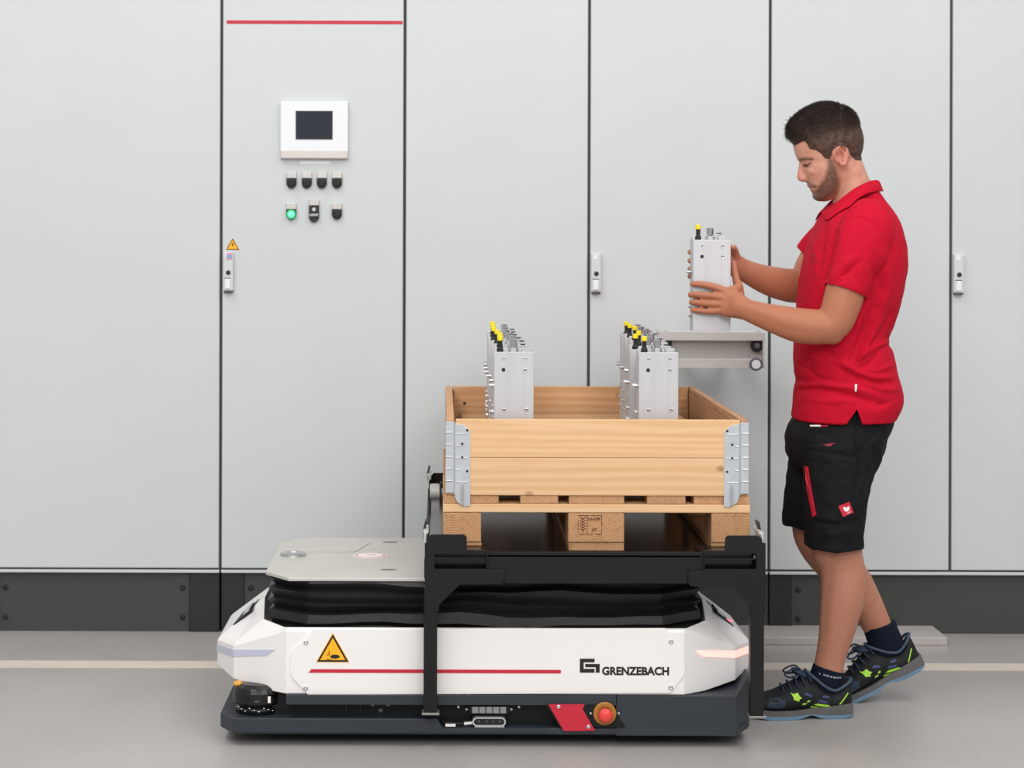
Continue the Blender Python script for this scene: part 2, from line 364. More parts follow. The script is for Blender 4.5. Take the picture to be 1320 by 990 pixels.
# touch panel
def R2(x0, y0, x1, y1, Y): a, b = P(x0, y0, Y), P(x1, y1, Y); return a.x, b.x, b.z, a.z
x0, x1, z0, z1 = R2(362, 131, 449, 205, WY)
hp = obj('touch_panel', MB().box(x0, x1, WY - .022, WY, z0, z1), 'white_plastic', c1, bevel=.004)
sx0, sx1, sz0, sz1 = R2(383, 144.5, 428, 179, WY)
obj('screen_bezel', MB().prism([(sx0 - .003, sz0 - .003), (sx1 + .003, sz0 - .003), (sx1 + .003, sz1 + .003), (sx0 - .003, sz1 + .003)], WY - .0235, WY - .02, holes=[[(sx0, sz0), (sx0, sz1), (sx1, sz1), (sx1, sz0)]]), 'black_plastic', hp)
obj('screen', MB().box(sx0, sx1, WY - .0228, WY - .02, sz0, sz1), 'screen', hp)
obj('lower_bar', MB().box(x0 + .001, x1 - .001, WY - .0235, WY - .01, z0 + .001, P(0, 193, WY).z), 'steel_bar', hp, bevel=.002)
nx0, nx1, nz0, nz1 = R2(387, 207.5, 425, 211.5, WY)
obj('name_strip', MB().box(nx0, nx1, WY - .001, WY, nz0, nz1), 'white_plastic', hp)
def button(px, py0, py1, kind):
    """name plate above a half-round push button"""
    c = P(px, py0, WY); e = P(px, py1, WY); wd = .0165; pl = c.z - .021
    bt = obj('push_button', MB().prism([(c.x + wd * math.cos(t), pl - .016 + (wd * math.sin(t) if t > PI else 0)) for t in np.linspace(PI, 2 * PI, 12)] + [(c.x + wd, pl), (c.x - wd, pl)] if kind != 'selector' else
        [(c.x + wd * math.cos(t), e.z + wd + wd * math.sin(t)) for t in np.linspace(PI, 2 * PI, 12)] + [(c.x + wd, pl), (c.x - wd, pl)], WY - .012, WY), 'black_plastic', c1, bevel=.002)
    obj('name_plate', MB().box(c.x - wd, c.x + wd, WY - .01, WY, pl + .001, c.z), 'button_plate', bt, bevel=.0015)
    if kind == 'green':
        obj('lamp_rim', MB().lathe([(.0165, 0), (.0165, -.016), (.012, -.018), (.001, -.018)], (c.x, WY, pl - .016), 'Y', 20), 'green_rim', bt)
        obj('lamp', MB().lathe([(.0115, 0), (.0115, -.019), (.008, -.022), (.001, -.023)], (c.x, WY, pl - .016), 'Y', 20), 'green_lamp', bt)
    elif kind == 'selector':
        obj('selector_knob', MB().box(c.x - .0145, c.x + .0145, WY - .026, WY - .011, pl - .036, pl - .026), 'chrome', bt, bevel=.004)
        obj('selector_dot', MB().lathe([(.006, 0), (.006, -.002)], (c.x, WY - .012, pl - .012), 'Y', 12), 'button_plate', bt)
    else:
        obj('cap', MB().lathe([(.0125, 0), (.0125, -.016), (.01, -.019), (.001, -.0195)], (c.x, WY, pl - .015), 'Y', 20), 'rubber', bt)
for px in (376, 395.7, 415, 434.5): button(px, 222, 242, 'black')
button(375.8, 262, 282, 'green'); button(405, 257, 286.5, 'selector'); button(434.5, 262, 282, 'black')

# ================================================================== TRANSPORT ROBOT
RY0, RXC, RYC = 5.503, .112, 5.89                       # front plane, middle
rob = thing('transport_robot', 'low white and slate transport robot with raised grey lift deck', 'robot', (RXC, RYC, 0))
def mir(p, sx, sy): return (RXC + (p[0] - RXC) * sx, RYC + (p[1] - RYC) * sy, p[2])
def ring4(c):
    """corner points given for the front-left corner, from the front face round to the end; mirrored to a closed ring"""
    fl_ = [tuple(p) for p in c]; bl = [mir(p, 1, -1) for p in reversed(c)]; br = [mir(p, -1, -1) for p in c]; fr = [mir(p, -1, 1) for p in reversed(c)]
    return fl_ + bl + br + fr
def skin(mb, rings, cap0=True, cap1=True):
    n = len(rings[0]); vs = [p for r in rings for p in r]; fs = []
    for k in range(len(rings) - 1):
        for i in range(n): j = (i + 1) % n; fs.append((k * n + i, k * n + j, (k + 1) * n + j, (k + 1) * n + i))
    if cap0: fs.append(tuple(range(n)))
    if cap1: fs.append(tuple(range((len(rings) - 1) * n, len(rings) * n)))
    return mb.add(vs, fs)
p0, pa, p1, p2 = (-.40, RY0), (-.458, RY0 + .0388), (-.545, 5.60), (-.60, 5.72)
Z = lambda pts, zs: [(p[0], p[1], z) for p, z in zip(pts, zs)]
shell = MB()
q = [(-.405, 5.512), (-.43, 5.548), (-.466, 5.60), (-.480, 5.80)]
skin(shell, [ring4(Z([(-.40, RY0 + .03), (-.445, RY0 + .06), (-.53, 5.63), (-.57, 5.73)], (.133, .134, .150, .162))), ring4(Z((p0, pa, p1, p2), (.133, .135, .151, .164))), ring4(Z((p0, pa, p1, p2), (.294, .2716, .238, .230))), ring4(Z([(-.402, RY0 + .004), (-.455, RY0 + .044), (-.538, 5.606), (-.592, 5.726)], (.302, .281, .248, .240))),
             ring4(Z(q, (.304, .306, .309, .331))), ring4(Z([(x + .012, y + .012) for x, y in q], (.25, .25, .25, .25)))])
obj('body_shell', shell, 'agv_white', rob, bevel=.004, angle=12, smooth=False)
# side panels with slanted ends, a hair proud of the shell
sp = [P(x, y, RY0) for x, y in ((404, 811), (377, 838), (374, 850), (374, 866), (377, 874), (397, 895.5), (864, 893.5), (880, 873), (883, 864), (882, 846), (879, 837), (866, 822), (858, 809.5))]
pan = obj('side_panel', MB().prism([(v.x, v.z) for v in sp], RY0 - .004, RY0 + .004), 'agv_white', rob, bevel=.0015)
obj('side_panel', MB().prism([(v.x, v.z) for v in sp], 2 * RYC - RY0 - .004, 2 * RYC - RY0 + .004), 'agv_white', rob, bevel=.0015)
PY = RY0 - .004
for x, y in ((394.5, 828), (394, 887), (865, 827), (864.5, 886)):
    c = P(x, y, PY); obj('screw', MB().lathe([(.006, 0), (.006, -.002), (.004, -.0035), (.0015, -.002)], c, 'Y', 14), 'silver', pan)
a, b = P(398, 866.5, PY), P(723, 863.5, PY); zt, zb = P(560, 863, PY).z, P(560, 867.6, PY).z
obj('red_line', MB().prism([(a.x - .001, zb), (b.x, zb), (b.x, zt), (a.x + .007, zt)], PY - .0008, PY), 'red_print', pan)
s_, tx, tz = warn_tri(429, 835.2, .0405, .071, PY, pan, True)
obj('hand_mark', MB().sphere((tx + .006, PY - .0016, tz + .0135), .0125, .0005, .0055, 16, 6), 'print_black', pan)
obj('press_mark', MB().prism([(tx - .016, tz + .017), (tx - .008, tz + .017), (tx - .008, tz + .029), (tx - .0105, tz + .029), (tx - .0105, tz + .0195), (tx - .016, tz + .0195)], PY - .0022, PY - .0014), mat('print_brown', '#8a5a14', .5), pan)
obj('press_mark', MB().box(tx - .016, tx - .002, PY - .0022, PY - .0014, tz + .0055, tz + .0075), 'print_brown', pan)
# maker's lettering and emblem
a, b = P(776, 868, PY), P(862.5, 856, PY)
def glyphs(txt, x0, x1, z0, z1):
    mb = text_mb(txt, .03, (0, PY - .0004, 0), bold=.0012, depth=.0008); v = np.array(mb.v)
    v[:, 0] = x0 + v[:, 0] / v[:, 0].max() * (x1 - x0); v[:, 2] = z0 + v[:, 2] / v[:, 2].max() * (z1 - z0); mb.v = [tuple(p) for p in v]; return mb
obj('lettering', glyphs('GRENZEBACH', a.x, b.x, P(0, 867.3, PY).z - .0015, P(0, 857, PY).z), 'print_black', pan, fix=False)
lx0, lx1, lz0, lz1 = R2(747.5, 849, 773, 867, PY); W_ = lx1 - lx0; t_ = (lz1 - lz0)
em = MB()
em.prism([(lx0, lz0), (lx0 + .74 * W_, lz0), (lx0 + .74 * W_, lz0 + .27 * t_), (lx0 + .19 * W_, lz0 + .27 * t_), (lx0 + .19 * W_, lz1 - .26 * t_), (lx0 + .74 * W_, lz1 - .26 * t_), (lx0 + .74 * W_, lz1), (lx0, lz1)], PY - .0009, PY)
em.prism([(lx0 + .27 * W_, lz0 + .39 * t_), (lx0 + .80 * W_, lz0 + .39 * t_), (lx0 + .80 * W_, lz0), (lx1, lz0), (lx1, lz0 + .62 * t_), (lx0 + .27 * W_, lz0 + .62 * t_)], PY - .0009, PY)
obj('emblem', em, 'print_black', pan)
# light strips round both noses
def strip(sx):
    A = Vector(p0).lerp(Vector(p1), .22); A2 = Vector(p0).lerp(Vector(p1), .36); base = [(A.x, A.y), p1, p2]
    zt = [.2425, .2275, .2185]; zb = [.225, .2095, .2005]
    o = [(-.0012, -.0016), (-.0016, -.0012), (-.002, 0)]
    inn = [(p[0] + .004, p[1] + .004) for p in base]; out = [(p[0] + e[0], p[1] + e[1]) for p, e in zip(base, o)]
    B2 = (A.x - .025, A.y + .0165)
    vs = []
    for k in range(3):
        ob = out[k] if k else (A2.x - .0012, A2.y - .0016); ib = inn[k] if k else (A2.x + .004, A2.y + .004)
        for (xy, zz) in ((out[k], zt[k]), (ob, zb[k]), (ib, zb[k]), (inn[k], zt[k])): vs.append(mir((xy[0], xy[1], zz), sx, 1))
    fs = []
    for k in range(2):
        for i in range(4): j = (i + 1) % 4; fs.append((k * 4 + i, k * 4 + j, k * 4 + 4 + j, k * 4 + 4 + i))
    fs += [(0, 1, 2, 3), (8, 9, 10, 11)]
    return MB().add(vs, fs)
tag(obj('light_strip', strip(1), 'strip_off', rob), 'pale blue unlit light strip')
tag(obj('light_strip', strip(-1), 'strip_on', rob), 'glowing pink light strip')
# recessed grips on the sloping nose tops
for sx in (1, -1):
    pts = [(-.560, 5.74), (-.510, 5.74), (-.500, 5.86), (-.545, 5.86)]
    zf = lambda x: .240 + (x + .592) / .112 * .091 + .0015
    mb = MB(); mb.add([mir((x, y, zf(x) - .004), sx, 1) for x, y in pts] + [mir((x, y, zf(x)), sx, 1) for x, y in pts], [(0, 1, 2, 3), (4, 5, 6, 7), (0, 1, 5, 4), (1, 2, 6, 5), (2, 3, 7, 6), (3, 0, 4, 7)])
    g = obj('grip_recess', mb, 'agv_black', rob)
    mb = MB(); mb.add([mir((x * .35 + .65 * -.522, y * .8 + .2 * 5.80, zf(x * .35 + .65 * -.522) + e), sx, 1) for e in (0, .006) for x, y in pts], [(0, 1, 2, 3), (4, 5, 6, 7), (0, 1, 5, 4), (1, 2, 6, 5), (2, 3, 7, 6), (3, 0, 4, 7)])
    obj('grip_cover', mb, 'silver', g, bevel=.001)
    if sx < 0:
        c = Vector(mir((-.55, 5.77, zf(-.55)), sx, 1)); obj('status_lamp', MB().sphere(c, .012, .012, .006, 12, 8), mat('lamp_pink', '#e98aa0', .3, emit=.5), g, smooth=True)
# chassis: floor pan, recessed flank, upper rail, right-hand skirt
CY0 = 5.492
pan_pts = [(-.536, CY0), (-.573, 5.56), (-.573, RYC)]
base = MB(); skin(base, [ring4(Z([(x + .01, y + .01) for x, y in pan_pts[:2]], (.03, .03))), ring4(Z(pan_pts[:2], (.034, .034))), ring4(Z(pan_pts[:2], (.048, .048))), ring4(Z([(x + .003, y + .003) for x, y in pan_pts[:2]], (.050, .050)))])
pn = obj('floor_pan', base, 'agv_slate', rob, bevel=.003)
xr = P(797, 0, CY0).x
core = MB().box(-.545, -.4402, 5.68, 2 * RYC - 5.68, .066, .16); obj('chassis_core', core, 'agv_black', rob)
core = MB().box(-.44, .66, RY0 + .035, 2 * RYC - RY0 - .035, .0505, .17)
ck = obj('chassis_core', core, 'agv_black', rob)
for ya, yb in ((CY0 - .002, RY0 + .034), (2 * RYC - RY0 - .034, 2 * RYC - CY0 + .002)):
    obj('upper_rail', MB().box(P(372, 0, RY0).x, xr + .002, ya, yb, P(500, 907, RY0).z, .1325), 'agv_slate', rob)
obj('raised_sill', MB().prism([(-.537, CY0 - .0015), (-.5745, 5.56), (-.5745, 2 * RYC - 5.56), (-.537, 2 * RYC - CY0 + .0015), (P(563, 0, CY0).x, 2 * RYC - CY0 + .0015), (P(563, 0, CY0).x, CY0 - .0015)], .036, .0725, 'Z'), 'agv_slate', rob, bevel=.002)
sk = MB()
A1, A2, A3, A4 = (xr + .03, CY0 - .002), (.757, CY0 - .002), (.806, 5.598), (.806, 2 * RYC - 5.598)
pts = [(xr, CY0 - .002), A2, A3, A4, (.757, 2 * RYC - CY0 + .002), (xr, 2 * RYC - CY0 + .002)]
zt = [.1325, .1325, .166, .166, .1325, .1325]
n = len(pts); vs = [(x, y, .031) for x, y in pts] + [(x, y, z) for (x, y), z in zip(pts, zt)]
sk.add(vs, [tuple(range(n)), tuple(range(n, 2 * n))] + [(i, (i + 1) % n, n + (i + 1) % n, n + i) for i in range(n)])
obj('end_skirt', sk, 'agv_slate', rob)
# slanted end of the recess
RZ0, RZ1 = .0745, P(700, 906.5, RY0).z
xa, xb = P(790, 0, RY0).x, P(809, 0, RY0).x
obj('recess_plate', MB().prism([(P(706, 0, CY0).x, RZ1), (P(790, 0, CY0).x, RZ1), (P(809, 0, CY0).x, RZ0 - .022), (P(724, 0, CY0).x, RZ0 - .022)], CY0 - .006, CY0 + .03), 'agv_black', rob, bevel=.001)
rd = MB(); k = [P(x, y, CY0) for x, y in ((706.5, 907), (753.5, 907), (751, 913.5), (767, 941), (726.5, 941.5))]
rp = obj('red_plate', rd.prism([(v.x, v.z) for v in k], CY0 - .0085, CY0 - .005), 'red_print', rob, bevel=.0008)
for x, y in ((720, 911), (758.5, 937)):
    c = P(x, y, CY0 - .0085); obj('screw', MB().lathe([(.005, 0), (.005, -.002), (.003, -.003)], c, 'Y', 12), 'silver', rp)
c = P(779.5, 919.5, CY0 - .006)
es = obj('emergency_stop', MB().lathe([(.0295, 0), (.0295, -.004), (.027, -.006), (.019, -.006), (.019, -.002)], c, 'Y', 28), 'estop_yellow', rob)
obj('stop_button', MB().lathe([(.012, 0), (.012, -.012), (.0175, -.014), (.0185, -.02), (.016, -.026), (.008, -.029), (.001, -.0295)], c + Vector((.001, 0, -.002)), 'Y', 28), 'estop_red', es, smooth=True)
for dx in (-.036, .036):
    obj('screw', MB().lathe([(.003, 0), (.003, -.002), (.002, -.003)], c + Vector((dx, 0, 0)), 'Y', 10), 'silver', es)
# low sill of the pan under the sensors (left of the first leg it stands higher)
sl = [P(x, y, CY0) for x, y in ((556, 926.2), (563, 926.2), (571, 938.5), (708, 939), (708, 944), (556, 944))]
obj('sill', MB().prism([(v.x, v.z) for v in sl], CY0 - .002, CY0 + .02), 'agv_slate', pn)
# sensor bar, camera and cable
sb = MB(); x0, x1, z0, z1 = R2(604, 909, 657, 921, RY0); sb.box(x0, x1, RY0 - .004, RY0 + .04, z0, z1)
sbo = obj('lamp_bar', sb, 'agv_black', rob, bevel=.003)
for i in range(5):
    xx = x0 + .008 + i * (x1 - x0 - .016) / 5; obj('lens', MB().box(xx + .001, xx + (x1 - x0 - .016) / 5 - .001, RY0 - .0062, RY0 - .003, z0 + .004, z1 - .004), mat('lens_grey', '#8d8f92', .25, .3), sbo, bevel=.001)
for x, y in ((591, 911), (601.5, 914), (659, 914), (669, 911)):
    obj('screw', MB().lathe([(.0045, 0), (.0045, -.002), (.003, -.0035)], P(x, y, RY0 + .034), 'Y', 12), 'silver', sbo)
cx0, cx1, cz0, cz1 = R2(609, 924.5, 652, 936.5, RY0 - .01); r_ = (cz1 - cz0) / 2
cap_ = lambda k: [(cx0 + r_ + (r_ - k) * math.cos(t), cz0 + r_ + (r_ - k) * math.sin(t)) for t in np.linspace(PI / 2, 3 * PI / 2, 9)] + [(cx1 - r_ + (r_ - k) * math.cos(t), cz0 + r_ + (r_ - k) * math.sin(t)) for t in np.linspace(-PI / 2, PI / 2, 9)]
cmo = obj('depth_camera', MB().prism(cap_(0), RY0 - .012, RY0 + .036, holes=[cap_(.0035)]), 'silver', rob)
obj('camera_face', MB().prism(cap_(.003), RY0 - .009, RY0 + .036), 'black_gloss', cmo)
for t in (.2, .42, .62, .82): obj('camera_eye', MB().lathe([(.004, 0), (.004, -.002), (.0025, -.003)], (cx0 + (cx1 - cx0) * t, RY0 - .009, cz0 + r_), 'Y', 12), 'screen', cmo)
obj('camera_foot', MB().box(cx0 + .006, cx1 - .004, RY0 - .008, RY0 + .035, cz0 - .006, cz0 + .001), 'silver', cmo)
cb = obj('cable', MB().tube([P(566, 930.5, RY0), P(580, 932, RY0 - .004), P(596, 933, RY0), P(609, 932, RY0 + .004)], .0028), 'rubber', cmo, smooth=True)
obj('cable_label', MB().box(P(577, 0, RY0).x, P(590, 0, RY0).x, RY0 - .008, RY0 + .002, P(0, 934, RY0).z, P(0, 930.5, RY0).z), 'white_print', cmo)
obj('cable_plug', MB().cyl(P(598, 933, RY0), P(609, 932, RY0 + .003), .0055, 12), 'silver', cmo)
# bolts along the flank
for x, y in ((407.5, 897.5), (591, 895), (604.5, 895)):
    obj('rail_bolt', MB().lathe([(.009, 0), (.009, -.004), (.006, -.006)], P(x, y + 2, RY0 + .006), 'Y', 16), 'silver', rob)
for x, y in ((480.5, 908), (500.5, 908), (490.5, 915.5), (480.5, 924), (500.5, 924)):
    obj('flank_bolt', MB().lathe([(.0065, 0), (.0065, -.003), (.004, -.0045)], P(x, y, RY0 + .035), 'Y', 12), mat('dull_bolt', '#6b6f73', .4, .6), rob)
for x in (448, 466): obj('flank_rib', MB().box(P(x, 0, RY0).x, P(x, 0, RY0).x + .003, RY0 + .025, RY0 + .036, .085, .108), 'agv_slate', rob)
# laser scanner in the left corner
lc = Vector((-.478, 5.575, 0))
ls = obj('laser_scanner', MB().lathe([(.04, .072), (.058, .074), (.06, .085), (.052, .095), (.062, .098), (.066, .102), (.066, .128), (.06, .14), (.045, .148), (.02, .15)], lc, 'Z', 28), 'black_gloss', rob, bevel=.0015)
obj('scanner_mark', MB().box(lc.x + .03, lc.x + .037, lc.y - .0615, lc.y - .055, .107, .123), 'white_print', ls)
obj('scanner_mark', MB().box(lc.x - .004, lc.x + .008, lc.y - .0675, lc.y - .06, .110, .113), 'dull_bolt', ls)
obj('amber_lamp', MB().sphere((lc.x - .052, lc.y - .01, .146), .013, .013, .008, 14, 8), mat('amber', '#d99a3c', .35), ls, smooth=True)
for i in range(9):
    a_ = -PI * (.25 + .07 * i); obj('scanner_glint', MB().sphere((lc.x + .057 * math.cos(a_), lc.y + .057 * math.sin(a_), .083 + .004 * (i % 3)), .004, .004, .003, 8, 6), 'chrome', ls, smooth=True)
# bellows
lev = [(.262, .0), (.276, .003), (.297, -.012), (.309, .005), (.331, .002), (.338, -.013), (.357, .006), (.364, -.010), (.388, .004), (.396, -.014), (.412, .000), (.421, -.004)]
bo = [(-.345, 5.532), (-.452, 5.625)]
def bel_ring(z, d):
    c = [(bo[0][0] - d * .5, bo[0][1] - d), (bo[1][0] - d, bo[1][1] - d * .5)]
    r = ring4([(x, y, z) for x, y in c]); out = []
    n = len(r)
    for i in range(n):
        a, b = Vector(r[i]), Vector(r[(i + 1) % n]); m = 14 if (a - b).length > .5 else 4
        for k in range(m):
            p = a.lerp(b, k / m); t = k / m
            if m == 14:
                wv = .008 * math.sin(PI * t) * math.sin(7 * t + z * 45 + i) + (.004 * math.sin(23 * t + i * 2))*math.sin(PI*t)
                p.z += wv * (1 if .27 < z < .415 else 0); 
            out.append(tuple(p))
    return out
bl = MB(); skin(bl, [bel_ring(z, d) for z, d in lev]); obj('bellows', bl, 'bellows_black', rob)
# lift deck
DKZ = .428
dk = [(-.397, 5.528), (-.464, 5.63)]
dp = MB(); skin(dp, [ring4(Z(dk, (DKZ - .009, DKZ - .009))), ring4(Z(dk, (DKZ, DKZ)))])
dko = obj('lift_deck', dp, 'deck_grey', rob, bevel=.0015)
def on_deck(px, py, z=DKZ):
    Y = (H - z) * F / (py - CY - ROLL * (px - CX)); return P(px, py, Y)
c = on_deck(378, 716); obj('centring_disc', MB().lathe([(.036, 0), (.036, .006), (.032, .009), (.012, .0095), (.010, .007), (.001, .007)], c, 'Z', 32), 'chrome', dko)
c = on_deck(477.5, 716.2)
obj('sticker_rim', MB().lathe([(.048, 0), (.048, .0008)], c, 'Z', 32), 'white_print', dko)
obj('sticker_ring', MB().lathe([(.044, .0006), (.044, .0012)], c, 'Z', 32), mat('ring_pink', '#cfa3a6', .5), dko)
obj('sticker_field', MB().lathe([(.036, .0010), (.036, .0016)], c, 'Z', 32), 'white_print', dko)
obj('sticker_mark', MB().box(c.x - .012, c.x + .014, c.y - .004, c.y + .012, c.z + .0014, c.z + .002), 'deck_grey', dko)
for px, py in ((503, 699), (500.5, 734.5)):
    c = on_deck(px, py); obj('deck_slot', MB().prism([(c.x + .022 * math.cos(t), c.y + .012 * math.sin(t)) for t in np.linspace(0, 2 * PI, 20)[:-1]], DKZ - .001, DKZ + .0006, 'Z'), 'dull_bolt', dko)
g = [on_deck(x, y) for x, y in ((395, 711.8), (440, 712), (455, 711.6), (463, 709), (470, 704), (477, 700.5))]
obj('deck_groove', MB().tube([v + Vector((0, 0, -.0006)) for v in g], .0014, 6), 'dull_bolt', dko)

# ================================================================== LOAD FRAME (lifted by the robot)
SY = 5.445
fr = thing('load_frame', 'black sheet metal load frame carrying the pallet above the robot', 'frame', (.388, 6.12, .098))
def poly(pts, Y=SY): return [(v.x, v.z) for v in (P(x, y, Y) for x, y in pts)]
FB = 6.835                                              # rear frame plane
def bracket(side):
    if side < 0:
        out = [(547.5, 700), (551, 700), (552, 693), (556, 689), (598, 689), (601.5, 692), (602, 708.5), (629, 709.5), (629, 734.5), (648, 734.5), (650, 738), (650, 750), (647, 753.5), (593, 753.5), (566, 780), (566, 789), (547.5, 789)]
        hole = [(560.5, 713.5), (627, 713.5), (627, 733.5), (560.5, 733.5)]
    else:
        out = [(987, 700), (983, 700), (982, 694), (978, 690.5), (938, 690.5), (935, 693.5), (934.5, 709.5), (906.5, 709.5), (906.5, 736), (889, 736), (887, 740), (887, 752), (890, 756), (944, 757.5), (971, 785), (971, 791), (987, 791)]
        hole = [(908.5, 713.5), (975, 713.5), (975, 734), (908.5, 734)]
    return poly(out), poly(hole)
for side in (-1, 1):
    o_, h_ = bracket(side)
    obj('corner_bracket', MB().prism(o_, SY, SY + .006, holes=[h_]), 'frame_black', fr, bevel=.001)
    obj('corner_bracket', MB().prism(o_, FB - .006, FB, holes=[h_]), 'frame_black', fr, bevel=.001)
lx = [P(548, 0, SY).x - 0.0, P(566, 0, SY).x, P(968.5, 0, SY).x, P(987, 0, SY).x]
zl = .1
for (a, b, py1, d) in ((P(546, 850, SY).x, P(563.5, 850, SY).x, 922, 1), (P(967.5, 850, SY).x, P(985, 850, SY).x, 925, -1)):
    for y0, y1 in ((SY + .001, SY + .036), (FB - .036, FB - .001)):
        zb_ = P(560, py1, SY).z; zt_ = P(560, 788, SY).z
        lg = obj('leg', MB().box(a, b, y0, y1, zb_ + .006, zt_ + .06), 'frame_black', fr, bevel=.002)
        obj('foot_plate', MB().box(a - .004, b + .006, y0 - .004, y1 + .004, zb_, zb_ + .0062), mat('worn_edge', '#8a8a88', .4, .6), lg, bevel=.001)
# cross beams, side beams, top sheet
bz0, bz1 = P(760, 752, SY).z, P(760, 711.5, SY).z
PZ = .491
bpts = poly([(628, 711.5), (908, 711.5), (908, 736), (888, 752.5), (668, 752.5), (648, 751.5), (628, 734)], SY + .008)
obj('cross_beam', MB().prism(bpts, SY + .008, SY + .014), 'frame_black', fr, bevel=.001)
obj('cross_beam', MB().prism(bpts, FB - .014, FB - .008), 'frame_black', fr, bevel=.001)
obj('beam_lip', MB().box(P(629, 0, SY).x, P(906, 0, SY).x, SY + .008, SY + .05, PZ + .004, PZ + .008), 'frame_black', fr)
for xx in (lx[0] + .002, lx[3] - .008):
    obj('side_beam', MB().box(xx, xx + .006, SY + .006, FB - .006, DKZ + .012, PZ), 'frame_black', fr)
obj('top_sheet', MB().box(lx[0] + .014, lx[3] - .014, SY + .02, FB - .02, PZ - .004, PZ), 'plate_black', fr)
for y in (5.62, 5.95, 6.20):
    obj('bearer', MB().box(lx[0] + .02, lx[3] - .02, y - .03, y + .03, DKZ + .0002, PZ - .0042), 'frame_black', fr)
for xa_, xb_ in ((P(558, 0, SY).x, P(631, 0, SY).x), (P(905, 0, SY).x, P(977, 0, SY).x)):  # solid black blocks stand in for the shade inside the bracket slots
    obj('slot_shade_block', MB().box(xa_, xb_, SY + .045, 5.572, DKZ + .014, P(600, 712, SY).z), 'plate_black', fr)
    obj('slot_shade_block', MB().box(xa_, xb_, 6.80, FB - .02, DKZ + .014, PZ - .005), 'plate_black', fr)
ga, gb = P(553.5, 690, 6.72), P(571, 644, 6.72)
rs = obj('rear_stop', MB().box(ga.x, gb.x - .004, 6.70, 6.72, ga.z - .05, gb.z), mat('stop_grey', '#8f908e', .4, .3), fr, bevel=.002)
rc = P(561.5, 634, 6.72); obj('stop_roller', MB().cyl((rc.x - .018, 6.71, rc.z), (rc.x + .014, 6.71, rc.z), .027, 24), 'guide_white', rs, bevel=.004)
obj('stop_cheek', MB().box(rc.x + .0142, rc.x + .0195, 6.69, 6.74, rc.z - .04, rc.z + .031), 'black_plastic', rs)
obj('stop_cheek', MB().box(rc.x - .0235, rc.x - .0182, 6.69, 6.73, rc.z - .03, rc.z + .012), 'black_plastic', rs)
# pale corner guides with slanted lips
for x, s in ((lx[0], -1), (lx[3], 1)):
    for y0, y1, front in ((SY + .006, SY + .12, True), (FB - .12, FB - .006, False)):
        zt_ = P(560, 686, SY).z
        pts = [(x - s * .001, .470), (x - s * .001, zt_ - .006), (x + s * .001, zt_), (x - s * .0125, zt_ + .003), (x - s * .0125, zt_ - .003), (x - s * .006, zt_ - .008), (x - s * .006, .470)]
        gd = obj('corner_guide', MB().prism(pts, y0, y1), 'guide_white', fr, bevel=.001)
        obj('guide_lip', MB().prism([(x, zt_ - .03), (x + s * .002, zt_ - .004), (x - s * .004, zt_ + .022), (x - s * .010, zt_ + .021), (x - s * .003, zt_ - .004)], y0 + .05, y0 + .09), 'black_plastic', gd, bevel=.001)

# ================================================================== PALLET
PX0, PX1, PYF, PYB = .003, .803, 5.58, 6.78
pal = thing('pallet', 'four-way wooden pallet on the black load frame under the crate', 'pallet', (.4, 6.18, PZ + .0005))
def bx(x0, x1, y0, y1, z0, z1): return MB().box(x0, x1, y0, y1, z0, z1)
zb = PZ + .0005
def jig(a): return random.uniform(-a, a)
for x0, w_ in ((PX0, .1), (PX0 + .3275, .145), (PX1 - .1, .1)):
    obj('bottom_board', bx(x0, x0 + w_, PYF + .004, PYB, zb, zb + .0215), 'wood_y', pal, bevel=.002)
    for y0, d in ((PYF, .145), (PYF + .5275, .145), (PYB - .145, .145)):
        blk = obj('block', bx(x0 + jig(.0015), x0 + w_ + jig(.0015), y0, y0 + d, zb + .022, zb + .0995), 'wood_block', pal, bevel=.003)
        if w_ > .12 and y0 == PYF: MIDBLOCK = blk
for y0, d in ((PYF - .001, .145), (PYF + .5275, .145), (PYB - .145, .145)):
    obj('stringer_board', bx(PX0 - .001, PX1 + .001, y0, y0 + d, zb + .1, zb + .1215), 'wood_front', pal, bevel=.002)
for x0, w_ in ((PX0, .145), (PX0 + .2, .1), (PX0 + .3275, .145), (PX0 + .5325, .1), (PX1 - .145, .145)):
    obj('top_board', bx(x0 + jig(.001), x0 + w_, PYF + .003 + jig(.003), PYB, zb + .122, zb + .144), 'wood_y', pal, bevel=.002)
# burnt-in treatment mark on the middle block
sx0, sx1, sz0, sz1 = R2(745, 664, 776, 689, PYF)
st = MB(); yk = PYF - .0005
def bar(x0, x1, z0, z1): st.box(x0, x1, yk, PYF + .0005, z0, z1)
for a_, b_ in ((.0, .45), (.5, .72), (.76, 1)): bar(sx0 + (sx1 - sx0) * a_, sx0 + (sx1 - sx0) * b_, sz1 - .0016, sz1)
for a_, b_ in ((.05, .3), (.34, .62), (.7, .97)): bar(sx0 + (sx1 - sx0) * a_, sx0 + (sx1 - sx0) * b_, sz0, sz0 + .0015)
xm = sx0 + (sx1 - sx0) * .37
for a_, b_ in ((.05, .3), (.38, .7), (.74, 1)):
    bar(sx1 - .0016, sx1, sz0 + (sz1 - sz0) * a_, sz0 + (sz1 - sz0) * b_); bar(xm, xm + .0015, sz0 + (sz1 - sz0) * a_, sz0 + (sz1 - sz0) * b_)
bar(sx0, sx0 + .0012, sz0 + .004, sz1 - .012)
xs_ = sx0 + (sx1 - sx0) * .2
bar(xs_ - .0005, xs_ + .0008, sz0 + .005, sz1 - .006)
for i in range(5):
    z = sz0 + .009 + i * .0072
    for s in (-1, 1):
        st.prism([(xs_, z), (xs_ + s * .007, z + .006), (xs_ + s * .0065, z + .0082), (xs_, z + .0025)], yk, PYF + .0005)
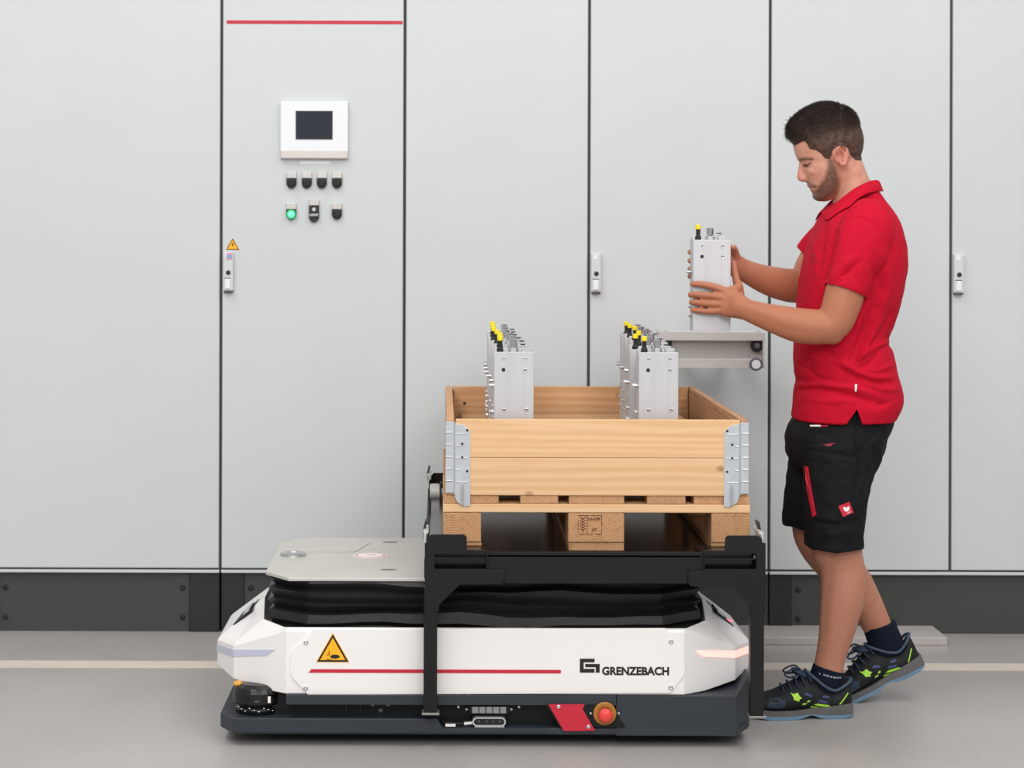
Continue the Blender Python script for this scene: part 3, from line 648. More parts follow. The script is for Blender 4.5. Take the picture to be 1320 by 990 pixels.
for t, size, x, z, wd in (('NA-4799', .012, xm + .004, sz1 - .015, .031), ('HT', .011, xm + .013, sz0 + .008, .012)):
    m_ = text_mb(t, size, (x, PYF, z), bold=.0003, depth=.001, width=wd); st.add(m_.v, m_.f)
obj('treatment_mark', st, 'stamp', MIDBLOCK, fix=False)

# ================================================================== PALLET COLLAR (the wooden crate)
CZ = PZ + .1452
cr = thing('pallet_collar', 'wooden pallet collar crate with galvanised corner hinges on the pallet', 'crate', (.4, 6.18, CZ))
cx0, cx1, cy0, cy1 = PX0 + .012, PX1 - .006, PYF - .002, PYB + .003
for z0, z1 in ((CZ, CZ + .0985), (CZ + .0995, CZ + .198)):
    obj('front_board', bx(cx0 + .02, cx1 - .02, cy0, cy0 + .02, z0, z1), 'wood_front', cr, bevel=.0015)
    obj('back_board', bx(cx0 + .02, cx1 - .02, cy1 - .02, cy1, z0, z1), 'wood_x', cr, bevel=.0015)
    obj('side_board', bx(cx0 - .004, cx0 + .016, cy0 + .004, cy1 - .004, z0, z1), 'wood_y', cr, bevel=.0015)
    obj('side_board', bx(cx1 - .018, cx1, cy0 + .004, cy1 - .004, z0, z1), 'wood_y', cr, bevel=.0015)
def hinge(x, y, sx, sy):
    """plate on the end board, second plate round the corner, rolled ribs, locating tongue below"""
    X = lambda d: x + sx * d
    yo = y - .002 * sy; z0, z1 = CZ + .006, CZ + .18
    tz = CZ - .032
    pts = [(X(.022), z1 + .008), (X(.045), z1 + .004), (X(.062), z1 - .012), (X(.062), tz + .004), (X(.045), tz + .003), (X(.028), tz + .014), (X(.022), tz + .028)]
    hp_ = obj('hinge', MB().prism(pts, yo, yo + .0022 * sy), 'galvanised', cr, bevel=.0006)
    obj('hinge_plate', MB().box(min(X(-.002), X(.0195)), max(X(-.002), X(.0195)), min(yo, yo + .004 * sy), max(yo, yo + .004 * sy), z0, z1 + .012), 'galvanised', hp_, bevel=.0006)
    obj('hinge_pin', MB().cyl((X(.0205), yo + .0005 * sy, z0 - .004), (X(.0205), yo + .0005 * sy, z1 + .012), .0022, 10), 'silver', hp_)
    for i in range(5):
        z = z1 - .018 - i * .0315
        obj('rib', MB().tube([(X(-.002), yo, z + .002), (X(.014), yo, z + .002)], .0022, 8), 'silver', hp_)
        ln = .055 if i % 2 == 0 else .032
        obj('rib', MB().tube([(X(.024), yo, z - .001), (X(ln), yo, z - .001)], .0019, 8), 'silver', hp_)
        if i < 4: obj('nail', MB().lathe([(.0032, 0), (.0032, -.0015 * sy), (.002, -.002 * sy)], (X(.054 if i in (0, 3) else .041), yo, z + .008 - i * .004), 'Y', 10), 'dark_bolt', hp_)
    obj('tongue_rib', MB().tube([(X(.042), yo - .001 * sy, CZ + .030), (X(.042), yo - .003 * sy, CZ + .02), (X(.042), yo - .003 * sy, tz + .008)], .0035, 8), 'silver', hp_)
for x, sx in ((cx0 - .004, 1), (cx1, -1)):
    hinge(x, cy0, sx, 1); hinge(x, cy1, sx, -1)
for x, y in ((.055, .165), (.05, .06), (.715, .165), (.73, .085)):
    obj('nail', MB().lathe([(.005, 0), (.005, -.001), (.002, -.0015)], (cx0 + x, cy1 - .02, CZ + y - .02), 'Y', 10), 'dark_bolt', cr)
# tray inside the collar that the modules stand on
tr = thing('crate_insert', 'flat wooden insert inside the crate carrying the aluminium modules', 'insert', (.4, 6.0, CZ))
MZ = .751
obj('insert_top', bx(.06, .745, 5.625, 6.735, MZ - .012, MZ), 'wood_x', tr, bevel=.001)
for x in (.09, .40, .70): obj('insert_bearer', bx(x - .015, x + .015, 5.63, 6.73, CZ + .0005, MZ - .0122), 'wood_y', tr)

# ================================================================== ALUMINIUM MODULES
MW, MD, MH = .1045, .098, .255
def module():
    r = empty('aluminium_module')
    fp = obj('front_plate', MB().box(0, MW, 0, .010, 0, MH), 'aluminium', r, bevel=.001)
    hs = MB().box(.010, MW - .004, .0102, MD - .012, .004, MH - .003)
    hs.box(0, .0098, .022, .030, 0, MH + .012); hs.box(0, .0098, .058, .070, 0, MH + .006)
    obj('housing', hs, 'aluminium', r, bevel=.001)
    obj('back_plate', MB().box(.002, MW, MD - .0118, MD - .002, 0, MH - .004), 'aluminium', r, bevel=.001)
    for x, z, dark, s in ((.026, MH - .018, 0, .0042), (.082, MH - .018, 0, .0042), (.0245, MH - .047, 1, .0052), (.082, MH - .047, 0, .0046), (.026, MH - .152, 0, .0046), (.086, MH - .152, 0, .0046)):
        if dark: obj('bolt_hole', MB().lathe([(s, .002), (s, -.0003), (s * .4, -.0004)], (x, 0, z), 'Y', 14), 'black_plastic', fp)
        else:
            b_ = obj('bolt', MB().lathe([(s, .001), (s, -.0012), (s * .75, -.002), (s * .5, -.0018), (s * .45, -.0006)], (x, 0, z), 'Y', 14), 'chrome', fp)
            obj('bolt_socket', MB().lathe([(s * .45, 0), (s * .45, -.0019)], (x, 0, z), 'Y', 6), 'dull_bolt', fp)
    pg = obj('plug', MB().lathe([(.0085, 0), (.0085, .008), (.0058, .014), (.0058, .026), (.0065, .027), (.0065, .03)], (.016, .02, MH - .001), 'Z', 14), 'rubber', r)
    obj('plug_cap', MB().lathe([(.0062, .0298), (.0075, .031), (.0075, .041), (.0055, .043)], (.016, .02, MH - .001), 'Z', 14), 'plug_yellow', pg)
    ft = obj('fitting', MB().lathe([(.014, 0), (.014, .012)], (.052, .045, MH - .003), 'Z', 6), 'silver', r, bevel=.001)
    obj('fitting_neck', MB().lathe([(.008, .012), (.008, .018), (.0105, .019), (.0105, .034), (.008, .036)], (.052, .045, MH - .003), 'Z', 18), 'chrome', ft)
    obj('fitting_lever', MB().box(.064, .082, .04, .05, MH + .012, MH + .016), 'silver', ft, bevel=.0015)
    obj('lever_tip', MB().box(.070, .084, .039, .051, MH + .0162, MH + .0192), 'black_plastic', ft, bevel=.001)
    obj('top_block', MB().box(.074, .098, .03, .07, MH - .003, MH + .008), 'silver', r, bevel=.001)
    for y in (.035, .066):
        for z, rr, ln in ((MH - .09, .006, .012), (MH - .16, .0035, .006), (MH - .19, .0035, .006), (MH - .215, .0035, .006)):
            obj('side_bolt', MB().lathe([(rr, 0), (rr, -ln * .6), (rr * .7, -ln * .62), (rr * .7, -ln)], (0.0005, y, z), 'X', 12), 'chrome', r)
    return r
proto = module()
names = ['frontmost', 'second from the front', 'third from the front', 'fourth from the front', 'fifth from the front', 'rearmost']
spots = []
for i in range(6): spots.append((.1365 + (0, .004, .001, -.004, -.002, .001)[i], 5.652 + i * .178, MZ, 'aluminium module with yellow plug, %s of the left row in the crate' % names[i], 'left row of modules'))
rx = [(.519, 5.652), (.508, 5.79), (.533, 5.965), (.550, 6.275), (.548, 6.42), (.551, 6.575)]
for i, (x, y) in enumerate(rx): spots.append((x, y, MZ, 'aluminium module with yellow plug, %s of the right row in the crate' % names[i], 'right row of modules'))
UX0 = P(893.5, 360, 5.955).x; UZ1 = P(917, 309, 5.955).z
spots.append((UX0, 5.955, UZ1 - MH, "aluminium module with yellow plug held up in the man's hands", 'module'))
first = True
for x, y, z, lab, grp in spots:
    o = proto if first else copy_tree(proto); first = False
    o.location = (x, y, z); tag(o, lab, 'module', 'aluminium modules with yellow plugs')
del proto

# ================================================================== ALUMINIUM RAIL on brackets from the cabinet
RYF = 6.74
rx0, rx1, rz0, rz1 = R2(851, 427.5, 986.5, 476.5, RYF)
ra = thing('profile_rail', 'short aluminium channel rail behind the held module', 'rail', ((rx0 + rx1) / 2, RYF, rz0))
zt1, zb1 = P(900, 439, RYF).z, P(900, 462.5, RYF).z
obj('top_flange', MB().box(rx0, rx1 - .008, RYF, RYF + .12, zt1, rz1), 'aluminium_rail', ra, bevel=.001)
obj('web', MB().box(rx0 + .01, rx1 - .012, RYF + .03, RYF + .04, zb1 + .0002, zt1 - .0002), 'rail_web', ra)
obj('bottom_flange', MB().box(rx0, rx1 - .012, RYF - .004, RYF + .12, rz0 + .004, zb1), 'aluminium_rail', ra, bevel=.001)
obj('end_plate', MB().box(rx1 - .0078, rx1, RYF + .002, RYF + .12, rz0 + .004, rz1 - .002), 'aluminium_rail', ra, bevel=.001)
for px, py in ((857.5, 442), (975, 445.5)):
    c = P(px, py, RYF + .03); k = obj('clamp_knob', MB().lathe([(.02, 0), (.02, -.012), (.016, -.016), (.008, -.016), (.007, -.012)], c, 'Y', 20), 'black_plastic', ra)
    obj('knob_screw', MB().lathe([(.009, 0), (.009, -.0185), (.005, -.0195)], c, 'Y', 12), 'dull_bolt', k)
    obj('knob_base', MB().box(c.x - .022, c.x + .022, RYF + .012, RYF + .0298, zb1 + .0002, zb1 + .012), 'silver', k)
c = P(974.5, 469.5, RYF - .005); pu = obj('end_pulley', MB().lathe([(.021, 0), (.021, -.006), (.016, -.007), (.015, -.004), (.008, -.004)], c, 'Y', 24), 'dull_bolt', ra)
obj('pulley_face', MB().lathe([(.0145, -.003), (.0145, -.0055), (.004, -.006)], c, 'Y', 20), 'white_plastic', pu)
for px in (858, 977):
    c = P(px, 428, RYF + .02); obj('flange_slot', MB().box(c.x - .006, c.x + .006, RYF + .01, RYF + .03, rz1, rz1 + .0008), 'dull_bolt', ra)
for x in (rx0 + .05, rx1 - .09):
    obj('wall_bracket', MB().box(x, x + .03, RYF + .1205, WY - .0006, zb1 + .01, zt1 - .004), 'aluminium_rail', ra)

# ================================================================== THE MAN
BY = 5.97                                               # middle of the body
PB = Vector((P(1085, 930, 5.87).x, BY, 0))
man = thing('person', 'man in red polo shirt and black shorts lifting an aluminium module', 'person', PB)

def cr_interp(a, k):
    """Catmull-Rom resampling of rows, k steps per span"""
    a = np.array(a, float); n = len(a); out = []
    for i in range(n - 1):
        p0_, p1_, p2_, p3_ = a[max(i - 1, 0)], a[i], a[i + 1], a[min(i + 2, n - 1)]
        for t in np.arange(k) / k:
            out.append(.5 * (2 * p1_ + (p2_ - p0_) * t + (2 * p0_ - 5 * p1_ + 4 * p2_ - p3_) * t * t + (3 * p1_ - p0_ - 3 * p2_ + p3_) * t ** 3))
    out.append(a[-1]); return np.array(out)
def loft(mb, rings):
    n = len(rings[0]); vs = [tuple(p) for r in rings for p in r]; m = len(rings)
    fs = [(k * n + i, k * n + (i + 1) % n, (k + 1) * n + (i + 1) % n, (k + 1) * n + i) for k in range(m - 1) for i in range(n)]
    fs += [tuple(range(n)), tuple(range((m - 1) * n, m * n))]
    return mb.add(vs, fs)
def limb(mb, rows, n=24, k=5, hollow=0., e=2.0):
    """rows: (px, py, Y, half thickness across, half thickness towards the viewer); hollow: depth of an open end"""
    a = np.array([(*P(r[0], r[1], r[2]), r[3], r[4]) for r in rows]); a = cr_interp(a, k)
    c = a[:, :3]; rings = []
    for i in range(len(c)):
        t = c[min(i + 1, len(c) - 1)] - c[max(i - 1, 0)]; t /= np.linalg.norm(t)
        b = np.array([0, 1., 0]) - t * t[1]; b /= np.linalg.norm(b); nn = np.cross(b, t)
        th = np.linspace(0, 2 * PI, n, endpoint=False); ct, st_ = np.cos(th), np.sin(th)
        ct = np.sign(ct) * np.abs(ct) ** (2 / e); st_ = np.sign(st_) * np.abs(st_) ** (2 / e)
        rings.append(c[i] + np.outer(ct * a[i, 3], nn) + np.outer(st_ * a[i, 4], b))
    if hollow:
        cc = rings[-1].mean(0); t = c[-1] - c[-2]; t /= np.linalg.norm(t)
        rings.append(cc + (rings[-1] - cc) * .90); rings.append(cc + (rings[-2] - cc) * .88 - t * hollow)
    return loft(mb, rings)
def slices(mb, rows, Yc=BY, n=64, k=4, e=2.3):
    """horizontal slices: (py, front px, back px, half width, where the widest lies 0..1)"""
    a = cr_interp(np.array(rows, float), k); rings = []
    for py, xf, xb, wd, mid in a:
        f_, b_ = P(xf, py, Yc), P(xb, py, Yc); xc = f_.x + (b_.x - f_.x) * mid
        th = np.linspace(0, 2 * PI, n, endpoint=False); ct, st_ = np.cos(th), np.sin(th)
        cx_ = np.sign(ct) * np.abs(ct) ** (2 / e); sy_ = np.sign(st_) * np.abs(st_) ** (2 / e)
        X = np.where(cx_ < 0, xc + cx_ * (xc - f_.x), xc + cx_ * (b_.x - xc))
        rings.append(np.stack([X, Yc + sy_ * wd, np.full(n, (f_.z + b_.z) / 2)], 1))
    return loft(mb, rings)
def remesh(mb, voxel, smooth=4, fac=.5):
    me = bpy.data.meshes.new('tmp'); me.from_pydata(mb.v, [], mb.f)
    bm = bmesh.new(); bm.from_mesh(me); bmesh.ops.recalc_face_normals(bm, faces=bm.faces); bm.to_mesh(me); bm.free()
    o = bpy.data.objects.new('tmp', me); COL.objects.link(o)
    r = o.modifiers.new('r', 'REMESH'); r.mode = 'VOXEL'; r.voxel_size = voxel
    if smooth: s = o.modifiers.new('s', 'SMOOTH'); s.factor = fac; s.iterations = smooth
    bpy.context.view_layer.update()
    ev = bpy.data.meshes.new_from_object(o.evaluated_get(bpy.context.evaluated_depsgraph_get()))
    bpy.data.objects.remove(o); bpy.data.meshes.remove(me); return ev
def getv(me):
    v = np.empty(len(me.vertices) * 3); me.vertices.foreach_get('co', v); return v.reshape(-1, 3)
def getn(me):
    v = np.empty(len(me.vertices) * 3); me.vertex_normals.foreach_get('vector', v); return v.reshape(-1, 3)
def setv(me, v): me.vertices.foreach_set('co', v.ravel()); me.update()
def to_px(v, Y=None):
    """where points of the sagittal plane sit in the photo (depth ignored when Y is given)"""
    d = v[:, 1] if Y is None else Y
    u = v[:, 0] * F / d; w_ = (H - v[:, 2]) * F / d
    return CX + u - ROLL * w_, CY + w_ + ROLL * u
def poly_sd(px, py, pts):
    """signed distance to a polygon, negative inside"""
    pts = np.array(pts, float); n = len(pts); d = np.full(len(px), 1e9); ins = np.zeros(len(px), bool)
    for i in range(n):
        a, b = pts[i], pts[(i + 1) % n]; e = b - a; wx, wy = px - a[0], py - a[1]
        t = np.clip((wx * e[0] + wy * e[1]) / (e @ e), 0, 1); d = np.minimum(d, np.hypot(wx - e[0] * t, wy - e[1] * t))
        c = ((a[1] > py) != (b[1] > py)) & (px < (b[0] - a[0]) * (py - a[1]) / (b[1] - a[1] + 1e-12) + a[0]); ins ^= c
    return np.where(ins, -d, d)
def vnoise(v, s, seed=0):
    r = np.random.default_rng(seed); out = np.zeros(len(v))
    for i in range(5):
        k = r.normal(size=3); k *= s * (.6 + .8 * r.random()) / np.linalg.norm(k); out += np.sin(v @ k + r.random() * 6.28)
    return out / 3
def fold(v, nrm, pts, w_, amp, gate=None):
    """a crease or ridge along a polyline given in the photo plane, on the near side (or both)"""
    px, py = to_px(v); d = np.full(len(v), 1e9); tt = np.zeros(len(v)); m = len(pts) - 1
    for i in range(m):
        a, b = np.array(pts[i], float), np.array(pts[i + 1], float); e = b - a; wx, wy = px - a[0], py - a[1]
        t = np.clip((wx * e[0] + wy * e[1]) / (e @ e), 0, 1); dd = np.hypot(wx - e[0] * t, wy - e[1] * t); q_ = dd < d
        d = np.where(q_, dd, d); tt = np.where(q_, (i + t) / m, tt)
    g = np.exp(-(d / w_) ** 2) * amp * np.sin(PI * np.clip(tt * .9 + .05, 0, 1)) ** .5
    if gate is not None: g = g * gate
    return v + nrm * g[:, None]
def PS(px, py, off, s=-1):
    """point beside the middle plane, placed as seen on the near side; s = 1 mirrors it to the far side"""
    p = P(px, py, BY - off); return Vector((p.x, BY + s * off, p.z))
def finish(me, name, material, parent, smooth=True):
    v = getv(me) - np.array(WORG[parent]); setv(me, v)
    me.materials.clear()
    return obj(name, me, material, parent, smooth=smooth)

# ---------------------------------------------------------------- body: one continuous skin
B = MB()
# skull and face
hc = P(1067.5, 184, BY); R20 = Matrix.Rotation(math.radians(-18), 3, 'Y')
B.sphere(hc, .0955, .0765, .0915, 40, 28, R20)
slices(B, [(172, 1026, 1092, .066, .6), (182, 1023.2, 1094, .069, .6), (190, 1023, 1094, .0695, .6), (198, 1025.2, 1093, .069, .62), (203, 1027.2, 1091, .068, .62), (206, 1028.6, 1090, .067, .62), (210, 1031.0, 1089, .066, .62), (215, 1032.8, 1088, .0665, .6), (221, 1034.6, 1087, .066, .6), (228, 1037, 1086, .0635, .6), (233, 1039.5, 1085, .061, .58),
           (237, 1041.0, 1084, .0585, .56), (239.5, 1040.8, 1084, .057, .56), (242, 1043.6, 1083, .055, .55), (244.5, 1044.2, 1082, .053, .55), (247.2, 1046.8, 1081, .0505, .52), (250, 1048.0, 1079, .047, .5), (253, 1047.6, 1077, .042, .48), (256, 1049, 1074, .036, .45), (258.5, 1052, 1069, .026, .45), (259.6, 1056, 1065, .012, .5)], k=4, e=2.25)
# nose
nz = []
for py, tip, wd in ((207, 1030.5, .0065), (211, 1029.6, .0075), (216, 1029.0, .009), (222, 1028.2, .0115), (227, 1027.4, .014), (230, 1027.5, .0155), (232.5, 1029.5, .0155), (234.5, 1034, .013)):
    nz.append((py, tip, 1050, wd, .45))
slices(B, nz, n=24, k=3, e=2.0)
for s in (-1, 1): B.sphere(PS(1035.5, 230.5, .0125, s), .011, .0065, .0075, 14, 10)
# lips, brow, cheekbones, eye lids
B.sphere(P(1046, 240.5, BY), .0095, .021, .0042, 16, 10); B.sphere(P(1048.5, 245.6, BY), .009, .018, .0045, 16, 10)
for s in (-1, 1):
    B.sphere(PS(1041.5, 204.8, .026, s), .019, .022, .006, 16, 10)
    B.sphere(PS(1053, 221, .038, s), .024, .018, .016, 16, 10)
    B.sphere(PS(1043.6, 211.2, .030, s), .0118, .0128, .0105, 16, 12)
# ears
for s in (-1, 1):
    yo = s * .074; Rt = Matrix.Rotation(s * math.radians(-16), 3, 'Z') @ Matrix.Rotation(math.radians(-12), 3, 'Y')
    ec = PS(1084.5, 200.5, .074, s)
    B.sphere(ec + Vector((-.006, -s * .004, .002)), .017, .005, .028, 18, 12, Rt)
    hel = [(-.012, .006), (-.010, .020), (-.001, .0295), (.011, .027), (.0175, .015), (.0165, .0), (.010, -.014), (.001, -.026), (-.008, -.024), (-.010, -.012)]
    hp3 = [ec + Rt @ Vector((x, s * .0055, z)) for x, z in hel]
    B.tube([tuple(p) for p in hp3], [.0035, .0042, .0046, .0046, .0045, .0042, .0042, .0058, .005, .003], 10)
    an = [ec + Rt @ Vector((x, s * .0045, z)) for x, z in ((.002, .016), (.008, .006), (.006, -.006), (-.001, -.014))]
    B.tube([tuple(p) for p in an], .0032, 8)
# neck and trunk
limb(B, [(1088, 200, BY, .040, .048), (1095, 220, BY, .042, .053), (1099, 238, BY, .049, .056), (1102, 256, BY, .062, .064), (1106, 275, BY, .085, .11)], 32)
slices(B, [(262, 1080, 1138, .08, .5), (285, 1062, 1150, .15, .5), (305, 1055, 1156, .18, .5), (345, 1044, 1153, .18, .5), (410, 1040, 1138, .155, .5), (440, 1038, 1130, .148, .5), (470, 1038, 1134, .145, .5), (530, 1038, 1138, .148, .5), (575, 1044, 1122, .14, .5)], n=48)
# near arm and far arm
limb(B, [(1122, 290, 5.815, .055, .055), (1108, 325, 5.795, .057, .055), (1094, 362, 5.782, .0545, .051), (1085, 392, 5.775, .052, .049), (1075, 416, 5.772, .048, .045), (1058, 421.5, 5.778, .0475, .044), (1030, 419.5, 5.795, .0475, .043), (1003, 412.5, 5.82, .041, .037), (980, 405.5, 5.85, .034, .030), (962, 399, 5.878, .0295, .024), (948, 392, 5.905, .0305, .019)], 28)
B.sphere(P(1072, 428, 5.774), .036, .036, .034, 20, 14)                        # point of the elbow
limb(B, [(1100, 300, 6.13, .055, .055), (1068, 318, 6.155, .054, .052), (1048, 342, 6.165, .049, .047), (1038, 366, 6.165, .049, .045), (1018, 368, 6.155, .0485, .042), (992, 362, 6.135, .043, .037), (970, 353.5, 6.115, .035, .030), (955, 346, 6.10, .031, .024), (943, 341, 6.085, .033, .02)], 28)
# near hand on the front of the module
FYm = 5.955
limb(B, [(962, 400, 5.88, .028, .023), (953, 395.5, 5.900, .034, .022), (942, 391, 5.922, .0405, .019), (933, 388, 5.932, .040, .0165), (927, 387.5, 5.936, .036, .013)], 28, e=2.5)
limb(B, [(936, 381, 5.930, .012, .012), (944, 376, 5.932, .016, .013), (952, 371, 5.945, .014, .013), (951, 364, 5.965, .010, .010)], 20)
def finger(rows, n=14):
    rows = [(*r[:3], r[3] * 1.05, r[4] * 1.08) for r in rows]; limb(B, rows, n, 4); a = rows[-1]; B.sphere(P(a[0], a[1], a[2]), a[3], a[4], a[3], 12, 8)
finger([(940, 379, 5.926, .011, .011), (930, 373.2, 5.931, .0105, .0105), (919, 369.3, 5.935, .0098, .0098), (908, 367, 5.940, .0093, .009), (899, 366, 5.943, .0086, .0085), (892.5, 366.3, 5.949, .0078, .0078)])
finger([(938, 385, 5.924, .011, .011), (926, 382.5, 5.929, .0106, .0105), (914, 381, 5.934, .0098, .0098), (903, 380, 5.939, .0093, .009), (896, 379.4, 5.943, .0086, .0085), (890, 379.6, 5.950, .0078, .0078)])
finger([(936, 392, 5.925, .0105, .011), (924, 391.8, 5.930, .01, .0102), (912, 391.3, 5.935, .0093, .0093), (903, 390.4, 5.940, .0088, .0086), (896, 389.7, 5.944, .0082, .008), (891, 389.7, 5.950, .0075, .0075)])
finger([(934, 399, 5.927, .0098, .0105), (922, 401.2, 5.932, .0092, .0094), (912, 401.4, 5.937, .0084, .0084), (904, 400.8, 5.941, .008, .0078), (897, 400, 5.945, .0075, .0074), (892.5, 399.5, 5.950, .007, .007)])
finger([(954, 390, 5.925, .0125, .013), (953.5, 378, 5.945, .0125, .0125), (950.5, 366, 5.968, .0112, .011), (948, 355, 5.984, .0098, .0095), (946.6, 346, 5.993, .009, .0085), (945.8, 339.5, 5.998, .0078, .0075)])
# far hand round the back of the module
BYm = 5.955 + MD
limb(B, [(955, 346, 6.10, .030, .023), (945, 341, 6.088, .034, .02), (934, 339, 6.078, .035, .017), (926, 339, 6.073, .032, .0125)], 28, e=2.5)
for y0, y1, dy in ((331, 325, 0), (338, 336.5, 0), (344.5, 347, 0), (350, 356.5, 0)):
    finger([(938, y0 * .7 + 339 * .3, 6.08, .0105, .011), (922, y0, 6.074, .0102, .010), (908, (y0 + y1) / 2, 6.070, .0095, .0093), (898, y1, 6.066, .009, .0086), (892, y1, 6.056, .0084, .0082), (889.8, y1 - .3, 6.040, .0078, .0078), (889.8, y1 - .5, 6.030, .007, .007)])
finger([(950, 336, 6.085, .012, .012), (948, 327, 6.07, .0115, .0115), (946.5, 322, 6.055, .0105, .0105), (945.5, 319.5, 6.04, .0095, .009), (945, 318.5, 6.03, .008, .008)])
# legs
LYn, LYf = 5.862, 6.068
limb(B, [(1084, 560, 5.89, .078, .075), (1078, 620, 5.875, .072, .072), (1077, 680, LYn, .071, .066), (1079, 706, LYn, .0685, .060), (1085, 727, LYn, .061, .055), (1088, 747, LYn, .0625, .056), (1087, 768, LYn, .0612, .056), (1082, 795, LYn, .0535, .051), (1076, 825, LYn, .0455, .043), (1070, 850, LYn, .0405, .036), (1067, 868, LYn, .042, .034), (1062, 890, LYn, .046, .034)], 32)
limb(B, [(1078, 560, 6.04, .078, .075), (1062, 620, 6.06, .074, .072), (1053, 675, LYf, .070, .066), (1058, 700, LYf, .064, .06), (1078, 727, LYf, .060, .056), (1098, 752, LYf, .0585, .055), (1115, 778, LYf, .049, .048), (1126, 798, LYf, .043, .041), (1135, 816, LYf, .040, .036), (1143, 836, LYf, .043, .034)], 32)
body = remesh(B, .0027, 5, .5)
v = getv(body); nrm = getn(body); hx, hy = to_px(v, BY - np.abs(v[:, 1] - BY))
head = (v[:, 2] > P(1060, 262, BY).z) & (v[:, 0] > P(1000, 200, BY).x) & (np.abs(v[:, 1] - BY) < .1)
# eye sockets, nostrils, mouth line, ear bowl
def dent(c, rx, ry, rz, depth):
    global v
    for s in (-1, 1):
        q_ = ((v[:, 0] - c[0]) / rx) ** 2 + ((v[:, 1] - BY - s * c[1]) / ry) ** 2 + ((v[:, 2] - c[2]) / rz) ** 2
        v = v - nrm * (np.exp(-q_) * depth * head)[:, None]
e1 = PS(1036.5, 209.8, .017); dent((e1.x, .017, e1.z), .010, .009, .0055, .006)
e2 = PS(1043, 207.2, .030); dent((e2.x, .030, e2.z), .014, .014, .0022, .003)
e2 = PS(1044, 216.4, .032); dent((e2.x, .032, e2.z), .014, .014, .0026, .0022)
e2 = PS(1041, 232, .024); dent((e2.x, .024, e2.z), .006, .006, .012, .0018)
e3 = P(1036, 233.8, BY); dent((e3.x, .007, e3.z), .004, .004, .004, .003)
e4 = P(1046.5, 243.1, BY); dent((e4.x, .012, e4.z), .010, .018, .0022, .0028)
e5 = PS(1082, 199.5, .08); dent((e5.x, .08, e5.z), .0055, .02, .009, .007)
# muscle relief on forearm and calf
v = fold(v, nrm, [(960, 402), (1010, 424), (1055, 432)], 7, -.0022); v = fold(v, nrm, [(1030, 408), (1060, 404)], 7, .002)
v = fold(v, nrm, [(1072, 700), (1066, 770), (1058, 840)], 5, -.002); v = fold(v, nrm, [(1100, 735), (1102, 790)], 9, .0018)
setv(body, v); hx, hy = to_px(v, BY - np.abs(v[:, 1] - BY))
sm = lambda sd, w_: np.clip(.5 - sd / w_, 0, 1)
beard = sm(poly_sd(hx, hy, [(1067, 203), (1074, 206), (1078, 216), (1081, 228), (1083, 238), (1079, 249), (1068, 256), (1060, 262), (1046, 262), (1044, 251), (1050, 248.5), (1053, 243), (1056, 238), (1062, 231), (1066, 219)]), 6) * head
must = sm(poly_sd(hx, hy, [(1036, 234.5), (1042, 234), (1052, 238), (1055, 243), (1050, 243), (1043, 240)]), 3) * head * .65
chin = sm(poly_sd(hx, hy, [(1044, 248), (1052, 246), (1056, 250), (1056, 262), (1044, 262)]), 3) * head * .9
HAIR = [(1021, 187.5), (1030, 183.5), (1038, 180.5), (1042, 186), (1044, 191), (1052, 192.5), (1059, 197), (1064, 203.5), (1070, 204), (1072, 194), (1079, 187.5), (1087, 186.5), (1094, 191), (1097, 199), (1103, 205.5), (1116, 206), (1130, 160), (1100, 118), (1040, 118), (1000, 168), (1006, 188)]
hsd = poly_sd(hx, hy, HAIR); scalp = sm(hsd, 5) * head
lips = sm(poly_sd(hx, hy, [(1040, 239), (1046, 240.5), (1053, 243.5), (1052, 246), (1046, 247.6), (1042, 243)]), 1.5) * head * (np.abs(v[:, 1] - BY) < .023)
dark = np.clip(np.maximum(np.maximum(beard * .92, must), np.maximum(chin * .9, scalp * .9)), 0, 1)
brow = np.zeros(len(v))
for a_, b_ in (((1030, 206.4), (1036, 204.6)), ((1036, 204.6), (1047, 205.2))):
    a_, b_ = np.array(a_), np.array(b_); e_ = b_ - a_; t = np.clip(((hx - a_[0]) * e_[0] + (hy - a_[1]) * e_[1]) / (e_ @ e_), 0, 1)
    brow = np.maximum(brow, np.exp(-(np.hypot(hx - a_[0] - e_[0] * t, hy - a_[1] - e_[1] * t) / 2.0) ** 2))
brow = brow * head * (np.abs(v[:, 1] - BY) > .007) * (nrm[:, 0] < .6)
eye = np.zeros(len(v))
for a_, b_ in (((1036.2, 212.6), (1041, 213.2)), ((1041, 213.2), (1045, 209.8))):
    a_, b_ = np.array(a_), np.array(b_); e_ = b_ - a_; t = np.clip(((hx - a_[0]) * e_[0] + (hy - a_[1]) * e_[1]) / (e_ @ e_), 0, 1)
    eye = np.maximum(eye, np.exp(-(np.hypot(hx - a_[0] - e_[0] * t, hy - a_[1] - e_[1] * t) / 1.6) ** 2))
eye = eye * head * (np.abs(v[:, 1] - BY) > .017) * (np.abs(v[:, 1] - BY) < .05)
red = np.clip(lips * .6 + np.exp(-((hx - 1083) ** 2 + (hy - 200) ** 2) / 120) * head * .6 + np.exp(-((hx - 1030) ** 2 + (hy - 229) ** 2) / 40) * head * .35, 0, 1)
tan = np.clip((P(0, 300, BY).z - v[:, 2]) / .12, 0, 1) * (v[:, 2] > .9) + (v[:, 2] < .7) * .55
for nm, arr in (('hairmask', np.clip(np.maximum(np.maximum(dark, np.maximum(brow * .95, eye)), (v[:, 2] < .7) * .17 + 0.), 0, 1)), ('redmask', red), ('tanmask', np.clip(tan, 0, 1))):
    at = body.attributes.new(nm, 'FLOAT', 'POINT'); at.data.foreach_set('value', arr.astype(np.float32))
